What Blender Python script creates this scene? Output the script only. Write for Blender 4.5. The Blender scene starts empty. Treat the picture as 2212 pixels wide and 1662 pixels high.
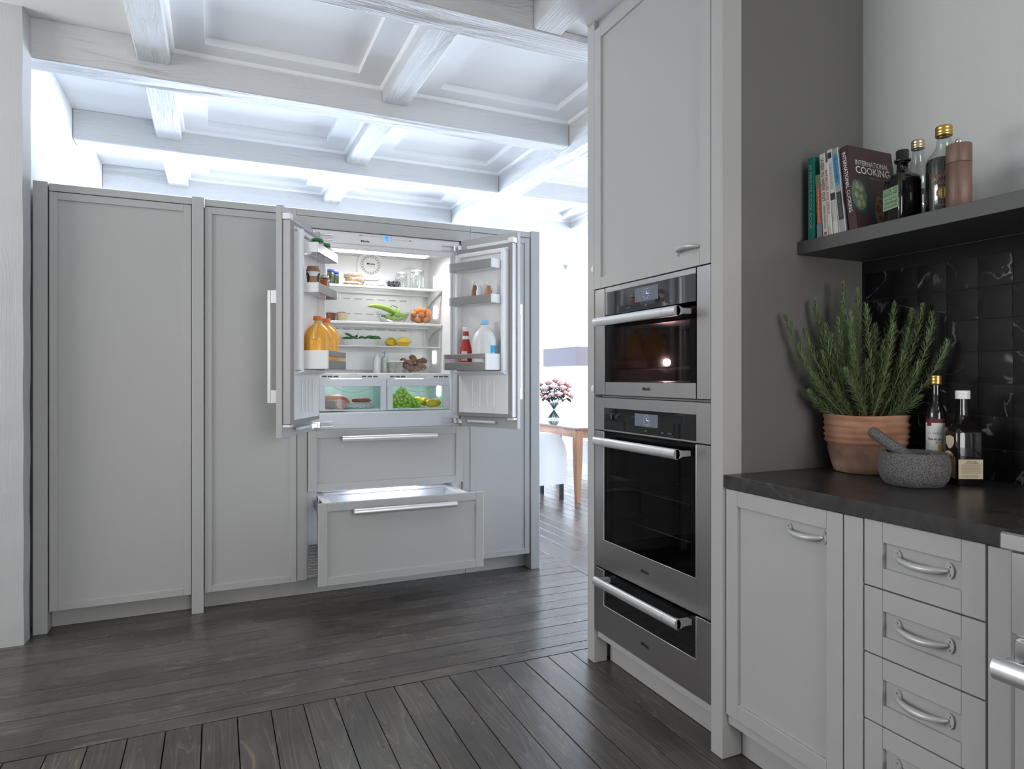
import bpy, bmesh, math, random
from mathutils import Matrix, Vector
random.seed(7)
C = bpy.context.scene.collection
sc = bpy.context.scene
PI = math.pi
R = math.radians

# ------------------------------------------------------------------ camera, world, lights, exposure
cam_d = bpy.data.cameras.new('camera'); cam = bpy.data.objects.new('camera', cam_d); C.objects.link(cam)
cam.location = (0, 0, 1.27)
cam.rotation_euler = (PI/2, 0, -R(24.2547))
cam_d.sensor_fit = 'HORIZONTAL'; cam_d.sensor_width = 36.0
cam_d.lens = 36.0*1416/2212
cam_d.shift_y = -14/2212
cam_d.clip_start = 0.05
sc.camera = cam
sc.view_settings.view_transform = 'Standard'; sc.view_settings.look = 'None'
sc.view_settings.gamma = 1.0; sc.view_settings.use_curve_mapping = False
sc.view_settings.exposure = 0.0
cy = sc.cycles
cy.use_denoising = True
cy.max_bounces = 8; cy.diffuse_bounces = 4; cy.glossy_bounces = 3; cy.transmission_bounces = 4; cy.transparent_max_bounces = 12
cy.sample_clamp_indirect = 4.0
cy.caustics_reflective = False; cy.caustics_refractive = False
cy.use_adaptive_sampling = True; cy.adaptive_threshold = 0.03

world = bpy.data.worlds.new('overcast_sky'); sc.world = world; world.use_nodes = True
bg = world.node_tree.nodes['Background']; bg.inputs[0].default_value = (0.80, 0.88, 1.0, 1); bg.inputs[1].default_value = 1.5

def area(name, loc, target, sx, sy, power, col=(1, 1, 1), spread=180):
    l = bpy.data.lights.new(name, 'AREA'); l.shape = 'RECTANGLE'; l.size = sx; l.size_y = sy
    l.energy = power; l.color = col; l.spread = R(spread)
    o = bpy.data.objects.new(name, l); C.objects.link(o); o.location = loc
    d = Vector(target)-Vector(loc); o.rotation_euler = d.to_track_quat('-Z', 'Y').to_euler()
    return o
# daylight entering by the dining room windows (east and hall) and the kitchen's own windows
area('dining_window_light', (6.45, 6.2, 1.50), (0, 6.2, 1.75), 4.2, 2.3, 680, (0.79, 0.88, 1.0))
area('hall_window_light', (0.6, 8.9, 1.5), (0.6, 0, 2.0), 2.4, 1.7, 330, (0.64, 0.77, 1.0))
area('kitchen_window_light', (-3.3, 2.75, 1.95), (0, 2.6, 2.35), 1.9, 1.3, 78, (1.0, 0.995, 0.985))
area('kitchen_rear_window_light', (0.85, -2.35, 1.50), (0.45, 0, 1.62), 1.8, 1.6, 74, (1.0, 0.995, 0.99))
# refrigerator lamps, an added oven glow, an added drawer fill, and the warm lamp of the extractor hood over the range
area('refrigerator_ceiling_lamp', (0.95, 4.11, 2.048), (0.95, 4.02, 1.4), 0.56, 0.06, 3.6)
area('freezer_lamp_light', (0.95, 4.06, 0.588), (0.95, 3.86, 0.32), 0.40, 0.05, 3.5, (0.9, 0.95, 1.0), 110)
area('steam_oven_glow', (1.87, 2.43, 1.342), (1.75, 2.1, 1.32), 0.03, 0.03, 1.3, (1.0, 0.62, 0.58))  # added pink light, imitates the warm reflection in the oven glass
area('freezer_drawer_fill', (0.95, 3.955, 0.606), (0.95, 4.013, 0.535), 0.36, 0.02, 1.3, (0.93, 0.97, 1.0))  # added fill that brightens the back wall of the open drawer
area('hood_lamp', (1.95, 0.35, 1.80), (1.95, 0.45, 0.95), 0.25, 0.25, 10.0, (1.0, 0.86, 0.72))

# ------------------------------------------------------------------ node helpers and materials
def new_mat(name):
    m = bpy.data.materials.new(name); m.use_nodes = True
    nt = m.node_tree; b = nt.nodes['Principled BSDF']
    return m, nt, b
def mat(name, col, rough=0.5, metal=0.0, bump=0.0, bscale=40.0, var=0.0, emit=None, estr=0.0, spec=0.5, coat=0.0, bstretch=(1, 1, 1)):
    m, nt, b = new_mat(name)
    b.inputs['Base Color'].default_value = (*col, 1); b.inputs['Roughness'].default_value = rough; b.inputs['Metallic'].default_value = metal
    b.inputs['Specular IOR Level'].default_value = spec; b.inputs['Coat Weight'].default_value = coat
    if emit: b.inputs['Emission Color'].default_value = (*emit, 1); b.inputs['Emission Strength'].default_value = estr
    tc = nt.nodes.new('ShaderNodeTexCoord'); mp = nt.nodes.new('ShaderNodeMapping'); mp.inputs['Scale'].default_value = bstretch
    n = nt.nodes.new('ShaderNodeTexNoise'); n.inputs['Scale'].default_value = bscale; n.inputs['Detail'].default_value = 4
    nt.links.new(tc.outputs['Object'], mp.inputs['Vector']); nt.links.new(mp.outputs['Vector'], n.inputs['Vector'])
    v = var if var > 0 else 0.03
    mx = nt.nodes.new('ShaderNodeMix'); mx.data_type = 'RGBA'
    mx.inputs['A'].default_value = (*[c*(1-v) for c in col], 1); mx.inputs['B'].default_value = (*[min(1, c*(1+v)) for c in col], 1)
    nt.links.new(n.outputs['Fac'], mx.inputs['Factor']); nt.links.new(mx.outputs['Result'], b.inputs['Base Color'])
    if bump > 0:
        bp = nt.nodes.new('ShaderNodeBump'); bp.inputs['Strength'].default_value = bump; bp.inputs['Distance'].default_value = 0.002
        nt.links.new(n.outputs['Fac'], bp.inputs['Height']); nt.links.new(bp.outputs['Normal'], b.inputs['Normal'])
    return m
def math_node(nt, op, a, b=None):
    n = nt.nodes.new('ShaderNodeMath'); n.operation = op
    for i, x in enumerate((a, b)):
        if x is None: continue
        if isinstance(x, (int, float)): n.inputs[i].default_value = x
        else: nt.links.new(x, n.inputs[i])
    return n.outputs[0]
def ramp(nt, fac, stops):
    r = nt.nodes.new('ShaderNodeValToRGB'); e = r.color_ramp.elements
    while len(e) < len(stops): e.new(0.5)
    for el, (p, c) in zip(e, stops): el.position = p; el.color = (*c, 1)
    nt.links.new(fac, r.inputs[0]); return r.outputs[0]
def glass(name, tint=(0.95, 0.98, 0.97), rough=0.02, refl=1.0, dens=0.0):
    m = bpy.data.materials.new(name); m.use_nodes = True; nt = m.node_tree; nt.nodes.clear()
    out = nt.nodes.new('ShaderNodeOutputMaterial'); tr = nt.nodes.new('ShaderNodeBsdfTransparent'); tr.inputs[0].default_value = (*tint, 1)
    gl = nt.nodes.new('ShaderNodeBsdfGlossy'); gl.inputs['Roughness'].default_value = rough
    lw = nt.nodes.new('ShaderNodeLayerWeight'); lw.inputs['Blend'].default_value = 0.35
    f = math_node(nt, 'MULTIPLY', lw.outputs['Facing'], 0.55*refl); f = math_node(nt, 'ADD', f, 0.04*min(1.0, refl))
    mx = nt.nodes.new('ShaderNodeMixShader'); nt.links.new(f, mx.inputs[0]); nt.links.new(tr.outputs[0], mx.inputs[1]); nt.links.new(gl.outputs[0], mx.inputs[2])
    last = mx.outputs[0]
    if dens > 0:
        df = nt.nodes.new('ShaderNodeBsdfDiffuse'); df.inputs[0].default_value = (0.9, 0.92, 0.92, 1)
        m2 = nt.nodes.new('ShaderNodeMixShader'); m2.inputs[0].default_value = dens
        nt.links.new(last, m2.inputs[1]); nt.links.new(df.outputs[0], m2.inputs[2]); last = m2.outputs[0]
    nt.links.new(last, out.inputs[0]); return m
def grain_nodes(nt, use_random=True, sx=0.55, sy=7.0, rings=14.0, seed=0.0, up=False):
    """cathedral grain: contour lines of a stretched noise + fine fibres (both 0..1)"""
    tc = nt.nodes.new('ShaderNodeTexCoord'); oi = nt.nodes.new('ShaderNodeObjectInfo')
    add = nt.nodes.new('ShaderNodeVectorMath'); add.operation = 'ADD'
    rv = math_node(nt, 'MULTIPLY', oi.outputs['Random'], 37.0 if use_random else 0.0)
    rv = math_node(nt, 'ADD', rv, seed)
    nt.links.new(tc.outputs['Object'], add.inputs[0]); nt.links.new(rv, add.inputs[1])
    mp = nt.nodes.new('ShaderNodeMapping'); mp.inputs['Scale'].default_value = (sy, sy, sx) if up else (sx, sy, sy); nt.links.new(add.outputs[0], mp.inputs['Vector'])
    n1 = nt.nodes.new('ShaderNodeTexNoise'); n1.inputs['Scale'].default_value = 1.6; n1.inputs['Detail'].default_value = 1.5; n1.inputs['Distortion'].default_value = 0.35
    nt.links.new(mp.outputs[0], n1.inputs['Vector'])
    k = math_node(nt, 'MULTIPLY', n1.outputs['Fac'], rings); k = math_node(nt, 'FRACT', k)
    mp2 = nt.nodes.new('ShaderNodeMapping'); mp2.inputs['Scale'].default_value = (60, 60, 2.5) if up else (2.5, 60, 60); nt.links.new(add.outputs[0], mp2.inputs['Vector'])
    n2 = nt.nodes.new('ShaderNodeTexNoise'); n2.inputs['Scale'].default_value = 2.0; n2.inputs['Detail'].default_value = 6; nt.links.new(mp2.outputs[0], n2.inputs['Vector'])
    n3 = nt.nodes.new('ShaderNodeTexNoise'); n3.inputs['Scale'].default_value = 2.2; n3.inputs['Detail'].default_value = 5; nt.links.new(add.outputs[0], n3.inputs['Vector'])
    return k, n2.outputs['Fac'], n3.outputs['Fac'], oi.outputs['Random'], n1.outputs['Fac']
def wood(name, dark, mid, light, rough=0.38, ring=0.35, bump=0.25, sx=0.55, sy=7.0, rings=12.0, randvar=0.35, lightline=None, up=False):
    m, nt, b = new_mat(name)
    k, fib, blot, rnd, broad = grain_nodes(nt, True, sx, sy, rings, 0.0, up)
    f = math_node(nt, 'MULTIPLY', fib, 0.45); f2 = math_node(nt, 'MULTIPLY', blot, 0.65); f = math_node(nt, 'ADD', f, f2)
    rr = math_node(nt, 'MULTIPLY', rnd, randvar); f = math_node(nt, 'ADD', f, rr); f = math_node(nt, 'SUBTRACT', f, randvar*0.5)
    col = ramp(nt, f, [(0.3, dark), (0.55, mid), (0.8, light)])
    line = ramp(nt, k, [(0.0, (0, 0, 0)), (0.06, (1, 1, 1)), (0.16, (0.25, 0.25, 0.25)), (0.6, (0, 0, 0))])
    lf = math_node(nt, 'MULTIPLY', line, ring)
    lm = ramp(nt, blot, [(0.36, (0.08, 0.08, 0.08)), (0.58, (1, 1, 1))]); lf = math_node(nt, 'MULTIPLY', lf, lm)
    mx = nt.nodes.new('ShaderNodeMix'); mx.data_type = 'RGBA'; nt.links.new(lf, mx.inputs['Factor']); nt.links.new(col, mx.inputs['A'])
    mx.inputs['B'].default_value = (*(lightline or light), 1); nt.links.new(mx.outputs['Result'], b.inputs['Base Color'])
    rg = math_node(nt, 'MULTIPLY', blot, 0.25); rg = math_node(nt, 'ADD', rg, rough-0.12); nt.links.new(rg, b.inputs['Roughness'])
    bp = nt.nodes.new('ShaderNodeBump'); bp.inputs['Strength'].default_value = bump; bp.inputs['Distance'].default_value = 0.0015
    h = math_node(nt, 'ADD', fib, math_node(nt, 'MULTIPLY', k, 0.5)); nt.links.new(h, bp.inputs['Height']); nt.links.new(bp.outputs['Normal'], b.inputs['Normal'])
    return m
def painted_beam(name, col, up=False):
    m, nt, b = new_mat(name)
    k, fib, blot, rnd, broad = grain_nodes(nt, True, 0.9, 5.0, 16.0, 0.0, up)
    b.inputs['Base Color'].default_value = (*col, 1); b.inputs['Roughness'].default_value = 0.6
    ring = ramp(nt, k, [(0.0, (1, 1, 1)), (0.25, (0.35, 0.35, 0.35)), (0.9, (0, 0, 0))])
    msk = ramp(nt, blot, [(0.45, (0.1, 0.1, 0.1)), (0.65, (1, 1, 1))])
    h = math_node(nt, 'MULTIPLY', ring, msk); h = math_node(nt, 'ADD', h, math_node(nt, 'MULTIPLY', fib, 0.7))
    bp = nt.nodes.new('ShaderNodeBump'); bp.inputs['Strength'].default_value = 0.3 if up else 0.7; bp.inputs['Distance'].default_value = 0.003 if up else 0.008
    nt.links.new(h, bp.inputs['Height']); nt.links.new(bp.outputs['Normal'], b.inputs['Normal'])
    return m
def marble(name, base, vein, rough=0.35, scale=3.0, amount=1.0, cut=0.985, bump=0.0, randomize=False):
    m, nt, b = new_mat(name)
    tc = nt.nodes.new('ShaderNodeTexCoord'); oi = nt.nodes.new('ShaderNodeObjectInfo'); add = nt.nodes.new('ShaderNodeVectorMath'); add.operation = 'ADD'
    nt.links.new(tc.outputs['Object'], add.inputs[0])
    if randomize: nt.links.new(math_node(nt, 'MULTIPLY', oi.outputs['Random'], 31.0), add.inputs[1])
    n = nt.nodes.new('ShaderNodeTexNoise'); n.inputs['Scale'].default_value = scale; n.inputs['Detail'].default_value = 5; n.inputs['Distortion'].default_value = 0.8
    nt.links.new(add.outputs[0], n.inputs['Vector'])
    d = math_node(nt, 'ABSOLUTE', math_node(nt, 'SUBTRACT', n.outputs['Fac'], 0.5)); d = math_node(nt, 'SUBTRACT', 1.0, d)
    v = ramp(nt, d, [(cut, (0, 0, 0)), (min(0.9999, cut+0.012), (1, 1, 1))])
    n2 = nt.nodes.new('ShaderNodeTexNoise'); n2.inputs['Scale'].default_value = scale*1.7; n2.inputs['Detail'].default_value = 3; nt.links.new(add.outputs[0], n2.inputs['Vector'])
    msk = ramp(nt, n2.outputs['Fac'], [(0.5, (0, 0, 0)), (0.68, (1, 1, 1))])
    f = math_node(nt, 'MULTIPLY', math_node(nt, 'MULTIPLY', v, msk), amount)
    n3 = nt.nodes.new('ShaderNodeTexNoise'); n3.inputs['Scale'].default_value = 30; n3.inputs['Detail'].default_value = 6; nt.links.new(add.outputs[0], n3.inputs['Vector'])
    bc = ramp(nt, n3.outputs['Fac'], [(0.35, tuple(c*0.75 for c in base)), (0.7, tuple(c*1.5 for c in base))])
    mx = nt.nodes.new('ShaderNodeMix'); mx.data_type = 'RGBA'; nt.links.new(f, mx.inputs['Factor']); nt.links.new(bc, mx.inputs['A']); mx.inputs['B'].default_value = (*vein, 1)
    nt.links.new(mx.outputs['Result'], b.inputs['Base Color']); b.inputs['Roughness'].default_value = rough; b.inputs['Specular IOR Level'].default_value = 0.12 if randomize else 0.5
    if bump > 0:
        bp = nt.nodes.new('ShaderNodeBump'); bp.inputs['Strength'].default_value = bump; bp.inputs['Distance'].default_value = 0.004
        nt.links.new(n2.outputs['Fac'], bp.inputs['Height']); nt.links.new(bp.outputs['Normal'], b.inputs['Normal'])
    return m
def speckle(name, c1, c2, scale=300, rough=0.8, pos=0.55, bump=0.4):
    m, nt, b = new_mat(name)
    tc = nt.nodes.new('ShaderNodeTexCoord'); n = nt.nodes.new('ShaderNodeTexNoise'); n.inputs['Scale'].default_value = scale; n.inputs['Detail'].default_value = 2
    nt.links.new(tc.outputs['Object'], n.inputs['Vector'])
    c = ramp(nt, n.outputs['Fac'], [(pos-0.08, c1), (pos+0.1, c2)]); nt.links.new(c, b.inputs['Base Color']); b.inputs['Roughness'].default_value = rough
    bp = nt.nodes.new('ShaderNodeBump'); bp.inputs['Strength'].default_value = bump; bp.inputs['Distance'].default_value = 0.001
    nt.links.new(n.outputs['Fac'], bp.inputs['Height']); nt.links.new(bp.outputs['Normal'], b.inputs['Normal'])
    return m
def terracotta(name):
    m, nt, b = new_mat(name)
    tc = nt.nodes.new('ShaderNodeTexCoord'); n = nt.nodes.new('ShaderNodeTexNoise'); n.inputs['Scale'].default_value = 9; n.inputs['Detail'].default_value = 7; n.inputs['Distortion'].default_value = 0.5
    nt.links.new(tc.outputs['Object'], n.inputs['Vector'])
    sp = nt.nodes.new('ShaderNodeSeparateXYZ'); nt.links.new(tc.outputs['Object'], sp.inputs[0])
    low = ramp(nt, math_node(nt, 'MULTIPLY', sp.outputs['Z'], 5.0), [(0.42, (1, 1, 1)), (0.56, (0.0, 0.0, 0.0))])
    c = ramp(nt, n.outputs['Fac'], [(0.3, (0.19, 0.085, 0.05)), (0.5, (0.34, 0.165, 0.10)), (0.72, (0.46, 0.26, 0.175))])
    c2 = ramp(nt, n.outputs['Fac'], [(0.3, (0.16, 0.09, 0.065)), (0.55, (0.31, 0.19, 0.14)), (0.75, (0.50, 0.40, 0.34))])
    mx = nt.nodes.new('ShaderNodeMix'); mx.data_type = 'RGBA'; nt.links.new(low, mx.inputs['Factor']); nt.links.new(c, mx.inputs['A']); nt.links.new(c2, mx.inputs['B'])
    nt.links.new(mx.outputs['Result'], b.inputs['Base Color']); b.inputs['Roughness'].default_value = 0.85
    bp = nt.nodes.new('ShaderNodeBump'); bp.inputs['Strength'].default_value = 0.4; bp.inputs['Distance'].default_value = 0.003
    nt.links.new(n.outputs['Fac'], bp.inputs['Height']); nt.links.new(bp.outputs['Normal'], b.inputs['Normal'])
    return m

M = {}
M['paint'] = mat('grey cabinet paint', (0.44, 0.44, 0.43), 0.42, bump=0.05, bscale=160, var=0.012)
M['paint_shaded'] = mat('shade darkened side panel grey', (0.150, 0.147, 0.141), 0.5, bump=0.03, bscale=120, var=0.02)  # cabinet grey darkened: the shade on the tower side is in the colour
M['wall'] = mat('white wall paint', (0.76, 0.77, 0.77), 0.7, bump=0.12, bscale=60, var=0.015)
M['ceil'] = mat('white ceiling paint', (0.85, 0.853, 0.857), 0.6, bump=0.04, bscale=30, var=0.012)
M['beam'] = painted_beam('white painted beam', (0.62, 0.622, 0.626))
M['post'] = painted_beam('white painted timber post', (0.50, 0.501, 0.503), True)
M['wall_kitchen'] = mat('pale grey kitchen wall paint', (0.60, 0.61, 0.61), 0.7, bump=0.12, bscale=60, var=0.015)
M['floor'] = wood('dark stained plank', (0.043, 0.038, 0.0355), (0.066, 0.059, 0.055), (0.098, 0.088, 0.082), rough=0.27, ring=0.6, bump=0.22, randvar=0.2, lightline=(0.23, 0.18, 0.13))
M['subfloor'] = mat('dark gap', (0.008, 0.007, 0.007), 0.9)
M['steel'] = mat('brushed steel', (0.50, 0.49, 0.49), 0.30, 1.0, bump=0.06, bscale=90, bstretch=(1, 1, 30), var=0.06)
M['steel_dark'] = mat('grey metal trim', (0.34, 0.33, 0.33), 0.35, 1.0, bump=0.04, bscale=90, var=0.05)
M['satin'] = mat('satin aluminium', (0.78, 0.78, 0.78), 0.38, 0.85, bump=0.05, bscale=200, bstretch=(30, 1, 30), var=0.03)
M['nickel'] = mat('painted grey pull', (0.50, 0.50, 0.49), 0.35, 0.25, var=0.02)
M['capgrey'] = mat('grey cast metal', (0.36, 0.36, 0.36), 0.45, 0.3)
M['chrome'] = mat('chrome', (0.75, 0.75, 0.76), 0.12, 1.0)
M['gasket'] = mat('warm grey gasket', (0.30, 0.28, 0.28), 0.55)
M['bodyside'] = mat('silver door edge', (0.48, 0.47, 0.48), 0.42, 0.5)
M['liner'] = mat('white fridge liner', (0.86, 0.86, 0.87), 0.32, var=0.01)
M['freezer'] = mat('pale blue white liner', (0.70, 0.74, 0.80), 0.35, var=0.01)
M['white'] = mat('white plastic', (0.86, 0.86, 0.86), 0.3, var=0.01)
M['slot'] = mat('dark slot', (0.10, 0.10, 0.105), 0.6)
M['slotgrey'] = mat('grey vent slot', (0.42, 0.43, 0.44), 0.6)
M['binmetal'] = mat('brushed bin front', (0.235, 0.235, 0.235), 0.38, 0.55, bump=0.04, bscale=150, bstretch=(1, 20, 20), var=0.05)
M['led'] = mat('led light panel', (1, 1, 1), 0.5, emit=(1.0, 0.99, 0.97), estr=10.0)
M['lamp_led'] = mat('led side lamp', (1, 1, 1), 0.5, emit=(1.0, 1.0, 1.0), estr=5.0)
M['crisper_fill'] = mat('crisper fill glow', (1, 1, 1), 0.5, emit=(0.92, 1.0, 0.98), estr=38.0)  # glow for the fill strips added above the crisper drawers
M['freezer_led'] = mat('freezer led', (1, 1, 1), 0.5, emit=(0.9, 0.95, 1.0), estr=7.0)
M['display'] = mat('blue lit display', (0.1, 0.3, 0.7), 0.4, emit=(0.16, 0.42, 0.90), estr=0.9)
M['screen'] = mat('oven screen', (0.10, 0.11, 0.13), 0.12, emit=(0.45, 0.52, 0.65), estr=0.10)
M['clock'] = mat('lit clock marks', (0.6, 0.8, 1.0), 0.4, emit=(0.55, 0.75, 1.0), estr=0.7)
M['ink'] = mat('black print', (0.02, 0.02, 0.022), 0.5)
M['greyink'] = mat('grey print', (0.25, 0.25, 0.26), 0.5)
M['inkwhite'] = mat('white print', (0.72, 0.72, 0.70), 0.5)
M['black'] = mat('black plastic', (0.012, 0.012, 0.013), 0.35)
M['dark'] = mat('dark cavity', (0.03, 0.03, 0.032), 0.5)
M['cavity'] = mat('oven cavity enamel', (0.20, 0.15, 0.15), 0.35, var=0.1)
M['oven_glow'] = mat('added oven glow', (1, 1, 1), 0.4, emit=(1.0, 0.72, 0.68), estr=22.0)  # glow of the added disc in the upper oven
M['g_clear'] = glass('clear glass', (0.96, 0.98, 0.975))
M['g_shelf'] = glass('shelf glass', (0.955, 0.985, 0.98), refl=1.0)
M['g_frost'] = glass('frosted plastic', (0.97, 0.98, 0.98), 0.2, 0.8, 0.35)
M['g_drawer'] = glass('crisper glass', (0.93, 0.985, 0.98), 0.02, 0.2)
M['g_oven'] = glass('tinted oven glass', (0.52, 0.50, 0.51), 0.02, 0.12)
M['glassblack'] = mat('black glass', (0.006, 0.006, 0.007), 0.03, spec=0.6)
M['ctrlglass'] = mat('coated control glass', (0.012, 0.013, 0.02), 0.04, spec=1.0, coat=1.0)
M['g_bottle'] = glass('bottle glass', (0.88, 0.93, 0.92), 0.03, 1.0)
M['g_vase'] = glass('vase glass', (0.80, 0.86, 0.87), 0.02, 1.0)
M['marble'] = marble('black marble worktop', (0.030, 0.029, 0.029), (0.22, 0.20, 0.20), 0.30, 1.3, 0.5, 0.993)
M['tile'] = marble('black marble tile', (0.008, 0.007, 0.0072), (0.30, 0.28, 0.28), 0.42, 4.2, 0.8, 0.986, bump=0.3, randomize=True)
M['grout'] = mat('black grout', (0.008, 0.006, 0.006), 0.9)
M['shelf'] = mat('charcoal shelf', (0.07, 0.07, 0.071), 0.5, bump=0.1, bscale=60, bstretch=(10, 1, 10), var=0.15)
M['pot'] = terracotta('terracotta')
M['soil'] = mat('soil', (0.03, 0.02, 0.014), 0.95, bump=0.8, bscale=120)
M['leaf'] = mat('rosemary leaf', (0.17, 0.235, 0.105), 0.55, var=0.55, bscale=14)
M['stem'] = mat('rosemary stem', (0.16, 0.12, 0.06), 0.7, var=0.2)
M['granite'] = speckle('granite', (0.040, 0.040, 0.042), (0.27, 0.26, 0.26), 620)
M['walnut'] = wood('walnut', (0.09, 0.05, 0.036), (0.19, 0.115, 0.085), (0.29, 0.19, 0.145), rough=0.5, ring=0.3, bump=0.1, sx=3.0, sy=14.0, rings=10, randvar=0.0, lightline=(0.08, 0.045, 0.03), up=True)
M['cherry'] = wood('cherry table wood', (0.20, 0.09, 0.05), (0.36, 0.18, 0.10), (0.50, 0.28, 0.17), rough=0.4, ring=0.2, bump=0.1, sx=2.0, sy=9.0, rings=9, randvar=0.0, lightline=(0.22, 0.10, 0.05), up=True)
M['tabletop'] = mat('polished dark table top', (0.20, 0.11, 0.075), 0.10, coat=0.6, var=0.1)
M['slip'] = mat('white slipcover', (0.84, 0.84, 0.85), 0.9, bump=0.2, bscale=120)
M['blackwood'] = mat('black wood', (0.02, 0.02, 0.024), 0.4)
M['shade'] = mat('lilac lampshade cloth', (0.21, 0.19, 0.205), 0.85, bump=0.15, bscale=300, var=0.03)
M['shade_in'] = mat('white shade lining', (0.85, 0.85, 0.85), 0.8)
M['gold'] = mat('gold cap', (0.62, 0.42, 0.12), 0.28, 0.9)
M['palegold'] = mat('pale gold cap', (0.60, 0.52, 0.34), 0.30, 0.9)
M['cream'] = mat('cream label', (0.62, 0.53, 0.38), 0.7, var=0.04)
M['paper'] = mat('white label', (0.66, 0.66, 0.64), 0.7)
M['darkglass'] = mat('dark bottle glass', (0.008, 0.007, 0.007), 0.06, spec=0.7)
M['rose'] = mat('pink rose', (0.85, 0.50, 0.50), 0.6, var=0.15, bscale=25)
M['rosepale'] = mat('pale pink rose', (0.90, 0.68, 0.64), 0.6, var=0.12, bscale=25)
M['roseleaf'] = mat('rose leaf', (0.02, 0.06, 0.03), 0.45, var=0.4, bscale=20)
def cm(name, col, rough=0.4, **k):
    if name not in M: M[name] = mat(name, col, rough, **k)
    return M[name]

# ------------------------------------------------------------------ mesh builder
class MB:
    def __init__(s, T=None):
        s.v = []; s.f = []; s.sm = []; s.mi = []; s.T = T or Matrix.Identity(4); s.m = 0
    def add(s, vs, fs, smooth=False, L=None):
        T = s.T @ L if L is not None else s.T
        flip = T.to_3x3().determinant() < 0; n = len(s.v)
        s.v += [tuple(T @ Vector(v)) for v in vs]
        for f in fs:
            g = tuple(i+n for i in f); s.f.append(g[::-1] if flip else g); s.sm.append(smooth); s.mi.append(s.m)
        return s
    def box(s, x0, x1, y0, y1, z0, z1, L=None):
        x0, x1 = min(x0, x1), max(x0, x1); y0, y1 = min(y0, y1), max(y0, y1); z0, z1 = min(z0, z1), max(z0, z1)
        v = [(x0, y0, z0), (x1, y0, z0), (x1, y1, z0), (x0, y1, z0), (x0, y0, z1), (x1, y0, z1), (x1, y1, z1), (x0, y1, z1)]
        return s.add(v, [(3, 2, 1, 0), (4, 5, 6, 7), (0, 1, 5, 4), (1, 2, 6, 5), (2, 3, 7, 6), (3, 0, 4, 7)], False, L)
    def cbox(s, x0, x1, y0, y1, z0, z1, c=0.001):
        """box with chamfered edges"""
        x0, x1 = min(x0, x1), max(x0, x1); y0, y1 = min(y0, y1), max(y0, y1); z0, z1 = min(z0, z1), max(z0, z1)
        bm = bmesh.new(); bmesh.ops.create_cube(bm, size=1)
        for v in bm.verts: v.co = ((x0+x1)/2+v.co.x*(x1-x0), (y0+y1)/2+v.co.y*(y1-y0), (z0+z1)/2+v.co.z*(z1-z0))
        bmesh.ops.bevel(bm, geom=bm.edges[:], offset=c, segments=1, affect='EDGES', profile=0.5)
        bm.verts.ensure_lookup_table(); bm.verts.index_update()
        s.add([tuple(v.co) for v in bm.verts], [tuple(v.index for v in f.verts) for f in bm.faces]); bm.free(); return s
    def lathe(s, prof, n=24, c=(0, 0), z0=0.0, smooth=True, a0=0.0, a1=2*PI):
        full = abs(a1-a0-2*PI) < 1e-6; k = n if full else n+1; vs = []; fs = []
        for r, z in prof:
            for i in range(k):
                a = a0+(a1-a0)*i/n; vs.append((c[0]+r*math.cos(a), c[1]+r*math.sin(a), z0+z))
        for j in range(len(prof)-1):
            for i in range(n):
                i2 = (i+1) % k if full else i+1
                a, b, c2, d = j*k+i, j*k+i2, (j+1)*k+i2, (j+1)*k+i
                if prof[j][0] < 1e-7: fs.append((a, c2, d))
                elif prof[j+1][0] < 1e-7: fs.append((a, b, d))
                else: fs.append((a, b, c2, d))
        return s.add(vs, fs, smooth)
    def cyl(s, p0, p1, r0, r1=None, n=16, caps=True, smooth=True):
        r1 = r0 if r1 is None else r1; p0 = Vector(p0); p1 = Vector(p1); d = (p1-p0).normalized()
        u = d.orthogonal().normalized(); w = d.cross(u); vs = []; 
        for p, r in ((p0, r0), (p1, r1)):
            for i in range(n):
                a = 2*PI*i/n; vs.append(tuple(p+u*(r*math.cos(a))+w*(r*math.sin(a))))
        s.add(vs, [(i, (i+1) % n, n+(i+1) % n, n+i) for i in range(n)], smooth)
        if caps:
            s.add(vs[:n], [tuple(range(n))[::-1]]); s.add(vs[n:], [tuple(range(n))])
        return s
    def tube(s, pts, rad, n=8, caps=True):
        pts = [Vector(p) for p in pts]; rs = rad if isinstance(rad, (list, tuple)) else [rad]*len(pts); vs = []; fs = []; u = None
        for i, p in enumerate(pts):
            d = (pts[min(i+1, len(pts)-1)]-pts[max(i-1, 0)]).normalized()
            if u is None: u = d.orthogonal().normalized()
            u = (u-d*u.dot(d)).normalized(); w = d.cross(u)
            for k in range(n):
                a = 2*PI*k/n; vs.append(tuple(p+u*(rs[i]*math.cos(a))+w*(rs[i]*math.sin(a))))
        for i in range(len(pts)-1):
            for k in range(n): fs.append((i*n+k, i*n+(k+1) % n, (i+1)*n+(k+1) % n, (i+1)*n+k))
        s.add(vs, fs, True)
        if caps: s.add(vs[:n], [tuple(range(n))[::-1]], True); s.add(vs[-n:], [tuple(range(n))], True)
        return s
    def prism(s, poly, h0, h1, axis='z', smooth=False):
        f3 = {'z': lambda a, b, h: (a, b, h), 'x': lambda a, b, h: (h, a, b), 'y': lambda a, b, h: (b, h, a)}[axis]
        n = len(poly); vs = [f3(a, b, h0) for a, b in poly]+[f3(a, b, h1) for a, b in poly]
        s.add(vs, [tuple(range(n))[::-1], tuple(range(n, 2*n))]); return s.add(vs, [(i, (i+1) % n, n+(i+1) % n, n+i) for i in range(n)], smooth)
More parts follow.
